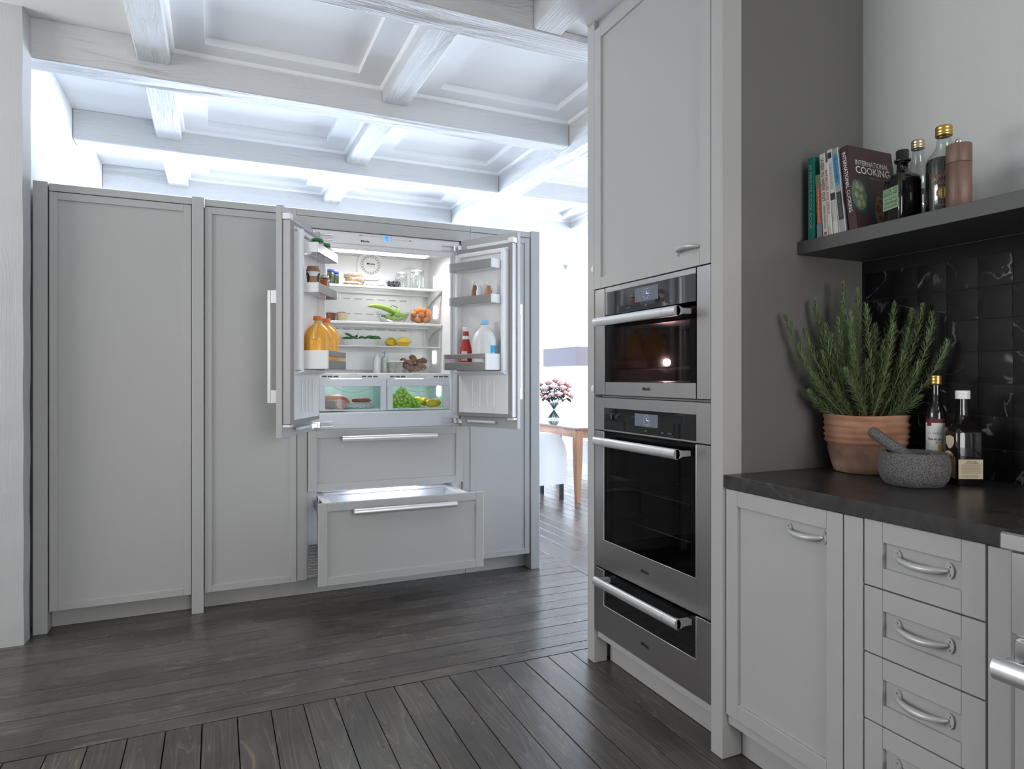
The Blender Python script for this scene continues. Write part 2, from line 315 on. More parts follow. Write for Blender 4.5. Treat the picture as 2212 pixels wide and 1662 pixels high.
    def ell(s, c, r, n=14, m=9, L=None, warp=None):
        vs = []; fs = []
        for j in range(m+1):
            t = -PI/2+PI*j/m
            for i in range(n):
                a = 2*PI*i/n; x, y, z = math.cos(t)*math.cos(a), math.cos(t)*math.sin(a), math.sin(t)
                q = warp(x, y, z) if warp else 1.0
                vs.append((c[0]+r[0]*x*q, c[1]+r[1]*y*q, c[2]+r[2]*z*q))
        for j in range(m):
            for i in range(n):
                fs.append((j*n+i, j*n+(i+1) % n, (j+1)*n+(i+1) % n, (j+1)*n+i))
        return s.add(vs, fs, True, L)
    def rect_lathe(s, rings, n_side=1, smooth=False):
        """stack of closed 2D loops [(loop, z)] with the same count"""
        k = len(rings[0][0]); vs = [(x, y, z) for loop, z in rings for x, y in loop]; fs = []
        for j in range(len(rings)-1):
            for i in range(k): fs.append((j*k+i, j*k+(i+1) % k, (j+1)*k+(i+1) % k, (j+1)*k+i))
        s.add(vs, fs, smooth); return s
    def cap(s, loop, z, up=True):
        vs = [(x, y, z) for x, y in loop]; k = len(vs); return s.add(vs, [tuple(range(k)) if up else tuple(range(k))[::-1]])

def rrect(w, d, r, n=4):
    pts = []
    for cx, cy_, a0 in ((w/2-r, d/2-r, 0), (-w/2+r, d/2-r, PI/2), (-w/2+r, -d/2+r, PI), (w/2-r, -d/2+r, 1.5*PI)):
        for i in range(n+1):
            a = a0+PI/2*i/n; pts.append((cx+r*math.cos(a), cy_+r*math.sin(a)))
    return pts

def make_mesh(name, mb, mats, off=Vector((0, 0, 0))):
    me = bpy.data.meshes.new(name)
    me.from_pydata([tuple(Vector(v)-off) for v in mb.v], [], mb.f)
    for p, sm, mi in zip(me.polygons, mb.sm, mb.mi): p.use_smooth = sm; p.material_index = mi
    for m in (mats if isinstance(mats, (list, tuple)) else [mats]): me.materials.append(m)
    me.update(); return me
def root_of(o):
    while o.parent: o = o.parent
    return o
def tag(o, label=None, cat=None, group=None, kind=None):
    if label: o['label'] = label
    if cat: o['category'] = cat
    if group: o['group'] = group
    if kind: o['kind'] = kind
    return o
def thing(name, label, cat, loc=(0, 0, 0), rz=0.0, group=None):
    o = bpy.data.objects.new(name, None); C.objects.link(o); o.location = loc; o.rotation_euler = (0, 0, rz); o.empty_display_size = 0.05
    return tag(o, label, cat, group)
def put(name, mb, mats, parent=None, local=False, label=None, kind=None):
    """link mb as one object; coordinates are world ones unless local (then the thing's own)"""
    off = Vector((0, 0, 0)) if (local or parent is None) else Vector(root_of(parent).location)
    o = bpy.data.objects.new(name, make_mesh(name, mb, mats, off)); C.objects.link(o)
    if parent is not None: o.parent = parent
    if label: o['label'] = label
    if kind: o['kind'] = kind
    return o
def struct(name, mb, mats, label=None):
    o = put(name, mb, mats); o['kind'] = 'structure'
    if label: o['label'] = label
    return o
def dup(o, parent=None, loc=None, rz=None, label=None, group=None):
    c = o.copy(); C.objects.link(c); c.parent = parent
    if loc is not None: c.location = loc
    if rz is not None: c.rotation_euler = (0, 0, rz)
    if label: c['label'] = label
    if group: c['group'] = group
    for ch in list(o.children): dup(ch, c)
    return c
def basis(o, x, y, z):
    m = Matrix.Identity(4)
    for i, a in enumerate((x, y, z)):
        for j in range(3): m[j][i] = a[j]
    for j in range(3): m[j][3] = o[j]
    return m
WEST = lambda x, y, z: basis((x, y, z), (0, -1, 0), (1, 0, 0), (0, 0, 1))   # front looks to -X : local x runs to -Y, local y runs inwards
SOUTH = lambda x, y, z: basis((x, y, z), (1, 0, 0), (0, 1, 0), (0, 0, 1))   # front looks to -Y

def text(name, string, material, parent, o, x, y, w, h, shear=0.0, bold=0.0, local=False, bend=None, align='c', kind=None):
    """flat lettering: o = centre, x/y = unit right/up, w,h = size; bend=(cx,cy,r,theta0,z) wraps it round a cylinder"""
    cu = bpy.data.curves.new('lettering', 'FONT'); cu.body = string; cu.shear = shear; cu.offset = bold; cu.resolution_u = 2; cu.space_line = 0.95
    cu.align_x = 'CENTER'
    t = bpy.data.objects.new('lettering', cu); C.objects.link(t)
    dg = bpy.context.evaluated_depsgraph_get(); dg.update()
    me = bpy.data.meshes.new_from_object(t.evaluated_get(dg)); bpy.data.objects.remove(t); bpy.data.curves.remove(cu)
    vs = [v.co.copy() for v in me.vertices]; fs = [tuple(p.vertices) for p in me.polygons]; bpy.data.meshes.remove(me)
    if not vs: return None
    x0, x1 = min(v.x for v in vs), max(v.x for v in vs); y0, y1 = min(v.y for v in vs), max(v.y for v in vs)
    mb = MB()
    out = []
    for v in vs:
        a = ((v.x-x0)/(x1-x0)-0.5)*w; b = ((v.y-y0)/(y1-y0)-0.5)*h
        if bend:
            cx, cyy, r, th, zz = bend; q = th+a/r; out.append((cx+r*math.cos(q), cyy+r*math.sin(q), zz+b))
        else:
            out.append(tuple(Vector(o)+Vector(x)*a+Vector(y)*b))
    mb.add(out, fs)
    return put(name, mb, material, parent, local=local)

def shaker(mb, w, h, st, rl, th=0.022, c=0.0012):
    """frame of a shaker door in local coordinates: x 0..w, y 0 front, z 0..h"""
    mb.cbox(0, st, 0, th, 0, h, c); mb.cbox(w-st, w, 0, th, 0, h, c)
    mb.cbox(st+0.0003, w-st-0.0003, 0, th, h-rl, h, c); mb.cbox(st+0.0003, w-st-0.0003, 0, th, 0, rl, c)
    return mb
def panel_mb(T, w, h, st, rl, depth=0.009, th=0.022):
    return MB(T).box(st-0.002, w-st+0.002, depth, th-0.002, rl-0.002, h-rl+0.002)

# ================================================================== SETTING
# ---- floor: subfloor slab and planks
fl = struct('floor', MB().box(-3.5, 6.7, -2.6, 9.1, -0.12, -0.024), M['subfloor'], 'dark stained plank floor')
def plank_mesh(L, w):
    mb = MB(); mb.cbox(-L/2, L/2, -w/2, w/2, -0.023, 0.0, 0.0013); return make_mesh('plank', mb, M['floor'])
cache = {}
def plank(cx, cy_, L, w, along_y, dz=0.0):
    key = (round(L, 4), round(w, 4))
    if key not in cache: cache[key] = plank_mesh(L, w)
    o = bpy.data.objects.new('plank', cache[key]); C.objects.link(o); o.parent = fl
    o.location = (cx, cy_, dz); o.rotation_euler = (0, 0, PI/2 if along_y else 0)
g = 0.0032
for k in range(-11, 15):                                   # kitchen boards, towards the camera
    x0 = 0.0705+0.1188*k
    plank(x0+0.0594, 1.08, 3.162-g, 0.1188-g-random.random()*0.0012*(random.random() < 0.4), True, -random.random()*0.0012)
ys = [2.663, 2.745, 2.857, 2.972, 3.085, 3.194, 3.303, 3.414, 3.527, 3.642, 3.757, 3.872, 3.99, 4.105, 4.22]
for i in range(len(ys)-1):                                 # aisle boards along the fridge wall
    y0, y1 = ys[i], ys[i+1]; xs = [-3.3, 2.175]
    plank(-0.5625, (y0+y1)/2, 5.475-g, y1-y0-g-random.random()*0.001, False, -random.random()*0.0012)
for i in range(41):                                        # hall boards behind the refrigerator wall
    plank(0.6575, 4.22+0.1145*i+0.0572, 3.035-g, 0.1145-g, False)
plank(2.28, 5.9, 6.0, 0.21-g, True)                          # threshold board below the long beam
for k in range(0, 29):                                     # dining room boards
    x0 = 2.385+0.1185*k
    for y0, y1 in ((2.6, 4.2+((k*37) % 19)*0.1), (4.2+((k*37) % 19)*0.1, 9.0)):
        plank(x0+0.0592, (y0+y1)/2, y1-y0-g, 0.1185-g, True, -random.random()*0.001)

# ---- walls
struct('wall_left', MB().box(-0.98, -0.862, 3.89, 9.1, 0, 3.2), M['wall'], 'white hall wall beyond the tall cabinets')
struct('wall_back', MB().box(-0.98, 6.7, 9.0, 9.12, 0, 3.2), M['wall'], 'bright white end wall')
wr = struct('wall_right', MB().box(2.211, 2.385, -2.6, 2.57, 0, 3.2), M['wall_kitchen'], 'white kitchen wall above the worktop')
struct('wall_rear', MB().box(-3.5, 2.385, -2.6, -2.48, 0, 3.2), M['wall'], 'white wall behind the camera')
struct('wall_side', MB().box(-3.5, -3.38, -2.6, 4.0, 0, 1.2).box(-3.5, -3.38, -2.6, 4.0, 2.68, 3.2).box(-3.5, -3.38, -2.6, 1.7, 1.2, 2.68).box(-3.5, -3.38, 3.8, 4.0, 1.2, 2.68), M['wall'], 'white wall with the kitchen window')
struct('wall_front', MB().box(-3.5, -0.99, 3.90, 4.0, 0, 3.2), M['wall'], 'white wall left of the post')
struct('wall_east', MB().box(6.58, 6.7, 2.5, 9.1, 0, 0.3).box(6.58, 6.7, 2.5, 9.1, 2.75, 3.2).box(6.58, 6.7, 2.5, 4.0, 0.3, 2.75).box(6.58, 6.7, 8.4, 9.1, 0.3, 2.75), M['wall'], 'white dining wall with the window')
struct('wall_south', MB().box(2.385, 6.7, 2.45, 2.57, 0, 3.2), M['wall'], 'white dining wall next to the kitchen')
w1 = struct('window_1', MB().box(6.6, 6.66, 4.0, 8.4, 0.3, 0.37).box(6.6, 6.66, 4.0, 8.4, 2.68, 2.75).box(6.6, 6.66, 4.0, 4.07, 0.37, 2.68).box(6.6, 6.66, 8.33, 8.4, 0.37, 2.68).box(6.6, 6.66, 5.43, 5.5, 0.37, 2.68).box(6.6, 6.66, 6.9, 6.97, 0.37, 2.68), M['white'], 'tall white dining room window')
for a, b in ((4.07, 5.43), (5.5, 6.9), (6.97, 8.33)): put('pane', MB().box(6.626, 6.632, a, b, 0.37, 2.68), M['g_clear'], w1)
w2 = struct('window_2', MB().box(-3.47, -3.41, 1.7, 3.8, 1.2, 1.27).box(-3.47, -3.41, 1.7, 3.8, 2.61, 2.68).box(-3.47, -3.41, 1.7, 1.77, 1.27, 2.61).box(-3.47, -3.41, 3.73, 3.8, 1.27, 2.61).box(-3.47, -3.41, 2.715, 2.785, 1.27, 2.61), M['white'], 'white kitchen window')
for a, b in ((1.77, 2.715), (2.785, 3.73)): put('pane', MB().box(-3.443, -3.437, a, b, 1.27, 2.61), M['g_clear'], w2)

# ---- tiles on the kitchen wall
put('grout_bed', MB().box(2.2045, 2.2109, -0.6, 1.699, 0.90, 1.7045), M['grout'], wr)
tile_meshes = []
for q in range(6):
    rnd = random.Random(50+q); mb = MB(); bm = bmesh.new(); bmesh.ops.create_grid(bm, x_segments=4, y_segments=4, size=0.0488)
    bm.verts.ensure_lookup_table(); bm.verts.index_update(); vs = []; bnd = set(v.index for v in bm.verts if v.is_boundary)
    for v in bm.verts:
        e = v.index in bnd; vs.append((-(0.0 if e else 0.0016)-(rnd.random()*0.0004), v.co.x+(rnd.uniform(-.0009, .0009) if e else 0), v.co.y+(rnd.uniform(-.0009, .0009) if e else 0)))
    mb.add(vs, [tuple(v.index for v in f.verts)[::-1] for f in bm.faces], True); bm.free(); tile_meshes.append(make_mesh('tile', mb, M['tile']))
zt = [0.998+0.1016*i for i in range(8)]
for i, z in enumerate(zt):
    for j in range(-1, 14):
        y = 1.6335-0.0987*j
        if z+0.05 > 1.706: continue
        if y > 1.66: continue
        o = bpy.data.objects.new('tile', tile_meshes[(i*5+j*3) % 6]); C.objects.link(o); o.parent = wr; o.location = (2.2034, y, z)
        o.rotation_euler = (random.uniform(-.004, .004), random.uniform(-.006, .006), random.uniform(-.006, .006))

# ---- ceiling with coffers and beams
ce = struct('ceiling', MB().box(-3.5, 6.7, -2.6, 9.1, 3.038, 3.2), M['ceil'], 'white coffered ceiling')
def beam_piece(name, x0, x1, y0, y1, z0, z1=3.04, along_y=False, c=0.006):
    L, w = (y1-y0, x1-x0) if along_y else (x1-x0, y1-y0)
    mb = MB(); mb.cbox(-L/2, L/2, -w/2, w/2, z0-z1, 0, c)
    o = bpy.data.objects.new(name, make_mesh(name, mb, M['beam'])); C.objects.link(o); o.parent = ce
    o.location = ((x0+x1)/2, (y0+y1)/2, z1); o.rotation_euler = (0, 0, PI/2 if along_y else 0); return o
by = [(-2.25, -2.07), (-1.02, -0.84), (0.20, 0.38), (1.425, 1.605), (2.65, 2.83), (3.884, 4.04), (5.095, 5.275), (6.32, 6.50), (7.545, 7.725), (8.77, 8.95)]
for i, (y0, y1) in enumerate(by):
    xr = 2.175 if i >= 4 else 1.30
    beam_piece('main_beam', -0.86 if i >= 5 else -3.38, xr, y0, y1, 2.838)
    if i >= 4: beam_piece('main_beam', 2.385, 6.58, y0, y1, 2.838)
beam_piece('long_beam', 2.175, 2.385, 2.57, 9.0, 2.836, along_y=True)
beam_piece('long_beam', 1.30, 1.442, -2.48, 2.65, 2.84, along_y=True)
for x0, x1 in ((-0.374, -0.22), (0.904, 1.055), (3.55, 3.70), (4.85, 5.0)):
    for i in range(3, len(by)-1):
        if x0 > 2 and i < 4: continue
        beam_piece('cross_beam', x0, x1, by[i][1], by[i+1][0], 2.915, along_y=True)
def coffer(x0, x1, y0, y1):
    a, z0 = 0.165, 3.0; b = 0.135
    f = MB(); f.box(x0, x1, y0, y0+b, z0, 3.039).box(x0, x1, y1-b, y1, z0, 3.039).box(x0, x0+a, y0+b, y1-b, z0, 3.039).box(x1-a, x1, y0+b, y1-b, z0, 3.039)
    put('coffer_frame', f, M['ceil'], ce)
    m = MB(); r = 0.020; k = 5
    qa = [(r*math.cos(PI/2*i/k), -r*math.sin(PI/2*i/k)) for i in range(k+1)]
    pr = [(0, 0)]+qa
    # quarter round along the four beams (one moulding ring)
    m.prism([(y0+p, z0+q) for p, q in pr], x0, x1, 'x'); m.prism([(y1-p, z0+q) for p, q in pr][::-1], x0, x1, 'x')
    m.prism([(z0+q, x0+p) for p, q in pr], y0, y1, 'y'); m.prism([(z0+q, x1-p) for p, q in pr][::-1], y0, y1, 'y')
    put('coffer_moulding', m, M['ceil'], ce)
for i in range(4, len(by)-1):
    for x0, x1 in ((-0.22, 0.904), (1.055, 2.175)): coffer(x0, x1, by[i][1], by[i+1][0])
    for x0, x1 in ((2.385, 3.55), (3.70, 4.85), (5.0, 6.58)): coffer(x0, x1, by[i][1], by[i+1][0])
coffer(-0.22, 0.904, by[3][1], by[4][0])
put('soffit', MB().cbox(1.442, 2.2109, -2.48, 2.645, 2.862, 3.039, 0.003), M['ceil'], ce)
mb = MB(); 
loop0 = [(-1.10, 3.79), (-0.836, 3.793), (-0.832, 3.882), (-1.10, 3.884)]; loop1 = [(-1.10, 3.796), (-0.842, 3.796), (-0.826, 3.884), (-1.10, 3.884)]
rings = []
for i in range(25):
    t = i/24; rings.append(([(a[0]+(b[0]-a[0])*t+math.sin(i*1.7+j)*0.0016, a[1]+(b[1]-a[1])*t+math.sin(i*2.3+j*2)*0.0012) for j, (a, b) in enumerate(zip(loop0, loop1))], 0.0+3.04*t))
mb.rect_lathe(rings); mb.cap(rings[0][0], 0, False)
tr = bpy.data.objects.new('trim_1', make_mesh('trim_1', mb, M['post'])); C.objects.link(tr); tag(tr, 'thick white painted timber post', None, None, 'structure')

# ================================================================== TALL FRIDGE WALL
FY = 3.922                                                   # plane of the door fronts
def tall_cabinet(x0, x1, label, posts, cornice, body):
    t = thing('tall_cabinet', label, 'cabinet', ((x0+x1)/2, 4.25, 0))
    put('carcass', MB().box(body[0], body[1], 3.948, 4.60, 0.105, 2.20).box(body[0], body[1], 4.02, 4.60, 0.0, 0.105), M['paint'], t)
    w, h = x1-x0, 2.2005-0.1045
    T = SOUTH(x0, FY, 0.1045)
    d = put('door', shaker(MB(T), w, h, 0.0355, 0.037), M['paint'], t); put('door_panel', panel_mb(T, w, h, 0.0355, 0.037), M['paint'], d)
    for a, b in posts: put('post', MB().cbox(a, b, 3.912, 4.60, 0, 2.2455, 0.0015), M['paint'], t)
    put('cornice', MB().cbox(cornice[0], cornice[1], 3.918, 4.60, 2.2035, 2.240, 0.0012), M['paint'], t)
    put('toe_kick', MB().cbox(body[0], body[1], 4.013, 4.03, 0.0, 0.115, 0.0008), M['paint'], t)
    return t
tall_cabinet(-0.7605, -0.1255, 'wide grey tall cabinet beside the white timber post', [(-0.826, -0.766), (-0.1215, -0.0635)], (-0.760, -0.1225), (-0.765, -0.1225))
tall_cabinet(-0.059, 0.4165, 'grey tall cabinet partly hidden by the open refrigerator door and its handle', [], (-0.0595, 0.4185), (-0.0625, 0.4185))
tall_cabinet(1.4755, 1.8975, 'narrow grey tall cabinet at the doorway end of the refrigerator wall', [(1.9015, 1.9655)], (1.4755, 1.9005), (1.4775, 1.9005))

# ---- refrigerator
fr = thing('refrigerator', 'open built-in refrigerator with grey panels, lit inside and stocked with food', 'refrigerator', (0.95, 4.2, 0))
P = lambda n, mb, m, par=fr, **k: put(n, mb, m, par, **k)
# surround: filler strips, header, cornice, toe kick
P('header', MB().cbox(0.4195, 1.4745, 3.922, 3.946, 2.1385, 2.2025, 0.001), M['paint'])
P('cornice', MB().cbox(0.4195, 1.4745, 3.918, 4.60, 2.2035, 2.240, 0.0012), M['paint'])
P('side_filler', MB().cbox(0.4195, 0.4735, 3.926, 3.946, 0.1085, 2.1375, 0.001), M['paint']); P('side_filler', MB().cbox(1.4265, 1.4745, 3.926, 3.946, 0.1085, 2.1375, 0.001), M['paint'])
P('toe_kick', MB().cbox(0.4185, 1.4745, 4.013, 4.03, 0, 0.105, 0.0008), M['paint'])
for a, b in ((0.4190, 0.4755), (1.4245, 1.4750)): P('side_light_block', MB().box(a, b, 3.9475, 4.60, 0.11, 2.2025).box(a, b, 4.031, 4.60, 0.0, 0.11), M['paint'])  # hidden boxes added to block hall light leaking through the gaps
P('back_casing', MB().box(0.4755, 1.4245, 4.56, 4.60, 0.0, 2.2025), M['paint'])
# outer cabinet around the two compartments
b = MB(); b.box(0.476, 0.532, 3.951, 4.52, 0.112, 2.135).box(1.364, 1.424, 3.951, 4.52, 0.112, 2.135).prism([(3.951, 2.050), (3.99, 2.050), (4.52, 2.113), (4.52, 2.135), (3.951, 2.135)], 0.532, 1.364, 'x').box(0.532, 1.364, 4.465, 4.52, 0.112, 2.11).box(0.532, 1.364, 3.962, 4.465, 0.945, 1.066).box(0.532, 1.364, 3.99, 4.465, 0.112, 0.14)
P('body', b, M['liner'])
P('lower_fascia', MB().cbox(0.492, 1.408, 3.946, 3.961, 0.968, 1.060, 0.003), M['freezer'])
lin = MB(); n = 6
def cove(cx, cy_, r, a0, z0, z1, mb):   # rounded vertical inner corner
    pts = [(cx+r*math.cos(a0+PI/2*i/n), cy_+r*math.sin(a0+PI/2*i/n)) for i in range(n+1)]
    mb.add([(x, y, z0) for x, y in pts]+[(x, y, z1) for x, y in pts], [(i, n+1+i, n+2+i, i+1) for i in range(n)], True)
cove(0.562, 4.434, 0.03, PI/2, 1.066, 2.104, lin); cove(1.334, 4.434, 0.03, 0, 1.066, 2.104, lin); P('corner_liner', lin, M['liner'])
P('inner_frame', MB().cbox(0.532, 0.545, 3.953, 3.975, 1.066, 2.05, 0.003).cbox(1.351, 1.364, 3.953, 3.975, 1.066, 2.05, 0.003).cbox(0.532, 1.364, 3.953, 3.985, 2.040, 2.052, 0.003), M['liner'])
for x in (0.476, 1.413): P('gasket_recess', MB().box(x, x+0.0115, 3.946, 3.951, 0.98, 2.135), M['gasket'])
cs = P('control_strip', MB().cbox(0.492, 1.408, 3.938, 3.952, 2.066, 2.1365, 0.003), M['liner'])
P('control_panel', MB().cbox(0.764, 1.113, 3.9365, 3.9385, 2.070, 2.1355, 0.0008), M['white'], cs)
P('display', MB().box(0.9225, 0.956, 3.9352, 3.9366, 2.098, 2.132), M['display'], cs)
fx = lambda n, s, x, z, w, h, m, par, y=3.9358, **k: text(n, s, m, par, (x, y, z), (1, 0, 0), (0, 0, 1), w, h, **k)
fx('logo', 'Miele', 0.810, 2.088, 0.052, 0.0125, M['ink'], cs, bold=0.03)
fx('digits', '41', 0.939, 2.122, 0.016, 0.010, M['ink'], cs, y=3.9348); fx('digits', '0', 0.944, 2.107, 0.007, 0.009, M['ink'], cs, y=3.9348)
mk = MB()
for x in (0.795, 0.815, 0.838, 0.855, 0.872, 0.888): mk.box(x, x+0.011, 3.9357, 3.9366, 2.1195, 2.1212)
for x in (0.975, 0.993, 1.014, 1.037, 1.058): mk.box(x, x+0.011, 3.9357, 3.9366, 2.1115, 2.1132)
for z in (2.126, 2.115, 2.104): mk.box(0.9055, 0.9095, 3.9357, 3.9366, z, z+0.0035); mk.box(0.967, 0.971, 3.9357, 3.9366, z, z+0.003)
mk.box(0.776, 0.790, 3.9357, 3.9366, 2.118, 2.124).box(1.078, 1.094, 3.9357, 3.9366, 2.110, 2.116); P('control_marks', mk, M['greyink'], cs, kind='stuff')
P('ceiling_light', MB().cbox(0.655, 1.248, 4.075, 4.150, 2.052, 2.066, 0.002), M['led'])
bp = P('back_panel', MB().cbox(0.575, 1.322, 4.452, 4.4655, 1.32, 2.095, 0.006), M['liner'])
for z, xs in ((1.803, 8), (1.703, 8), (1.598, 8), (1.903, 6)):
    for i in range(xs):
        x = 0.60+0.0775*i+0.012
        P('vent_slot', MB().box(x, x+0.050, 4.4505, 4.4525, z-0.003, z+0.003), M['slotgrey'], bp)
f = P('fan_cover', MB().prism(rrect(0.178, 0.178, 0.06, 6), 0, 0.012, 'z', True), M['liner'], bp)
for v in f.data.vertices: v.co = Vector((v.co.x, v.co.y, v.co.z))
f.data.transform(Matrix.Translation((0, 0.0, 0)))
f.data.transform(Matrix.Translation(Vector(fr.location))); f.data.transform(Matrix(((1, 0, 0, 0.95), (0, 0, -1, 4.452), (0, 1, 0, 2.022), (0, 0, 0, 1))))
f.data.transform(Matrix.Translation(-Vector(fr.location)))
fg = MB(); fg.T = Matrix(((1, 0, 0, 0.95), (0, 0, -1, 4.4398), (0, 1, 0, 2.037), (0, 0, 0, 1)))
for i in range(20):
    a = 2*PI*i/20
    for r in (0.052, 0.058):
        vs = []
        for da in (-0.095, 0.095):
            for rr in (r-0.0016, r+0.0016): vs.append((rr*math.cos(a+da), rr*math.sin(a+da), 0.0006))
        fg.add(vs, [(0, 1, 3, 2)])
P('fan_slots', fg, M['slot'], bp, kind='stuff')
ringm = MB(fg.T); ringm.lathe([(0.0635, 0.0004), (0.065, 0.0014), (0.0665, 0.0004)], 40); P('fan_ring', ringm, M['slotgrey'], bp)
fx('logo', 'Miele', 0.952, 2.043, 0.056, 0.013, M['ink'], bp, y=4.4388, bold=0.03); fx('lettering', 'DynaCool', 0.952, 2.027, 0.046, 0.009, M['greyink'], bp, y=4.4388)
P('side_seam', MB().box(1.232, 1.2325, 4.4505, 4.4525, 1.33, 1.86), M['slotgrey'], bp)
# shelves with brackets
for z, yf, th in ((1.840, 4.150, 0.014), (1.612, 4.150, 0.014), (1.470, 4.175, 0.006)):
    s = P('glass_shelf', MB().cbox(0.540, 1.356, yf+0.018, 4.440, z+th-0.005, z+th, 0.001), M['g_shelf'])
    P('shelf_trim', MB().cbox(0.536, 1.360, yf, yf+0.020, z, z+th+0.001, 0.002).cbox(0.536, 1.360, 4.438, 4.450, z, z+th, 0.001), M['white'], s)
    if th > 0.01:
        for x in (0.534, 1.349):
            P('bracket', MB().prism([(4.16, z), (4.44, z), (4.45, z-0.075), (4.425, z-0.072), (4.37, z-0.040), (4.16, z-0.008)], x, x+0.012, 'x'), M['white'], s)
for z0, z1, y0, y1 in ((1.880, 1.962, 4.27, 4.335), (1.678, 1.760, 4.27, 4.335), (1.372, 1.454, 4.29, 4.36)):
    P('side_lamp', MB().cbox(1.3585, 1.3648, y0, y1, z0, z1, 0.001), M['lamp_led'])
P('drawer_lamp_or_fill', MB().cbox(1.355, 1.3648, 4.20, 4.25, 1.15, 1.23, 0.001), M['lamp_led'])
for x in (0.65, 1.06): P('drawer_lamp_or_fill', MB().cbox(x, x+0.19, 4.20, 4.215, 1.259, 1.2662, 0.001), M['crisper_fill'])  # added glowing strips, brighten the drawer contents
cc = P('crisper_cover', MB().cbox(0.534, 1.362, 3.985, 4.452, 1.2665, 1.3005, 0.003), M['white'])
vs = MB()
for bx in (0.565, 0.800, 0.972, 1.252):
    for i in range(3): vs.box(bx+i*0.034, bx+i*0.034+0.028, 3.9838, 3.9855, 1.2745, 1.2835)
P('cover_vent', vs, M['slot'], cc, kind='stuff')
for x in (0.683, 1.088): P('label_strip', MB().box(x, x+0.112, 3.9838, 3.9855, 1.273, 1.285), M['freezer'], cc)
for x0 in (0.748, 1.143): fx('lettering', '8 mh 88', x0, 1.2925, 0.04, 0.0045, M['greyink'], cc, y=3.9838)
for x0, x1, glassx in ((0.545, 0.9475, (0.583, 0.914)), (0.9535, 1.352, (0.988, 1.318))):
    d = P('crisper_drawer', MB().cbox(x0, x1, 3.978, 4.000, 1.2205, 1.2658, 0.0015).cbox(x0, glassx[0], 3.976, 4.000, 1.074, 1.2205, 0.002).cbox(glassx[1], x1, 3.976, 4.000, 1.074, 1.2205, 0.002).box(glassx[0], glassx[1], 3.984, 4.0, 1.074, 1.079), M['freezer'])
    P('drawer_front', MB().box(glassx[0], glassx[1], 3.986, 3.990, 1.079, 1.2205), M['g_drawer'], d)
    P('drawer_box', MB().box(x0+0.012, x1-0.012, 4.0, 4.43, 1.074, 1.079).box(x0+0.010, x0+0.014, 4.0, 4.43, 1.079, 1.22).box(x1-0.014, x1-0.010, 4.0, 4.43, 1.079, 1.22).box(x0+0.012, x1-0.012, 4.426, 4.43, 1.079, 1.22), M['g_drawer'], d)
    ps = [((glassx[0]+glassx[1])/2+(t-0.5)*0.24, 3.983, 1.219-0.036*(1-(2*t-1)**2)) for t in [i/14 for i in range(15)]]
    P('finger_rim', MB().tube(ps, 0.0018, 6), M['chrome'], d)
# hinges
def hinge(x, dirx, z):
    h = MB(); h.cyl((x-dirx*0.02, 3.936, z+0.013), (x+dirx*0.085, 3.930, z+0.013), 0.0028, n=8).cyl((x-dirx*0.02, 3.936, z-0.015), (x+dirx*0.085, 3.930, z-0.015), 0.0028, n=8)
    h.cbox(x-dirx*0.03-0.022, x-dirx*0.03+0.022, 3.875, 3.937, z-0.019, z+0.012, 0.004).cbox(x-dirx*0.005-0.016, x-dirx*0.005+0.016, 3.905, 3.9365, z-0.022, z+0.020, 0.004)
    h.cyl((x-dirx*0.035, 3.885, z-0.024), (x-dirx*0.035, 3.885, z+0.020), 0.009, n=12)
    return P('hinge', h, M['chrome'])
hinge(0.535, 1, 2.095); hinge(1.372, -1, 2.088); hinge(0.535, 1, 1.000); hinge(1.372, -1, 1.004)

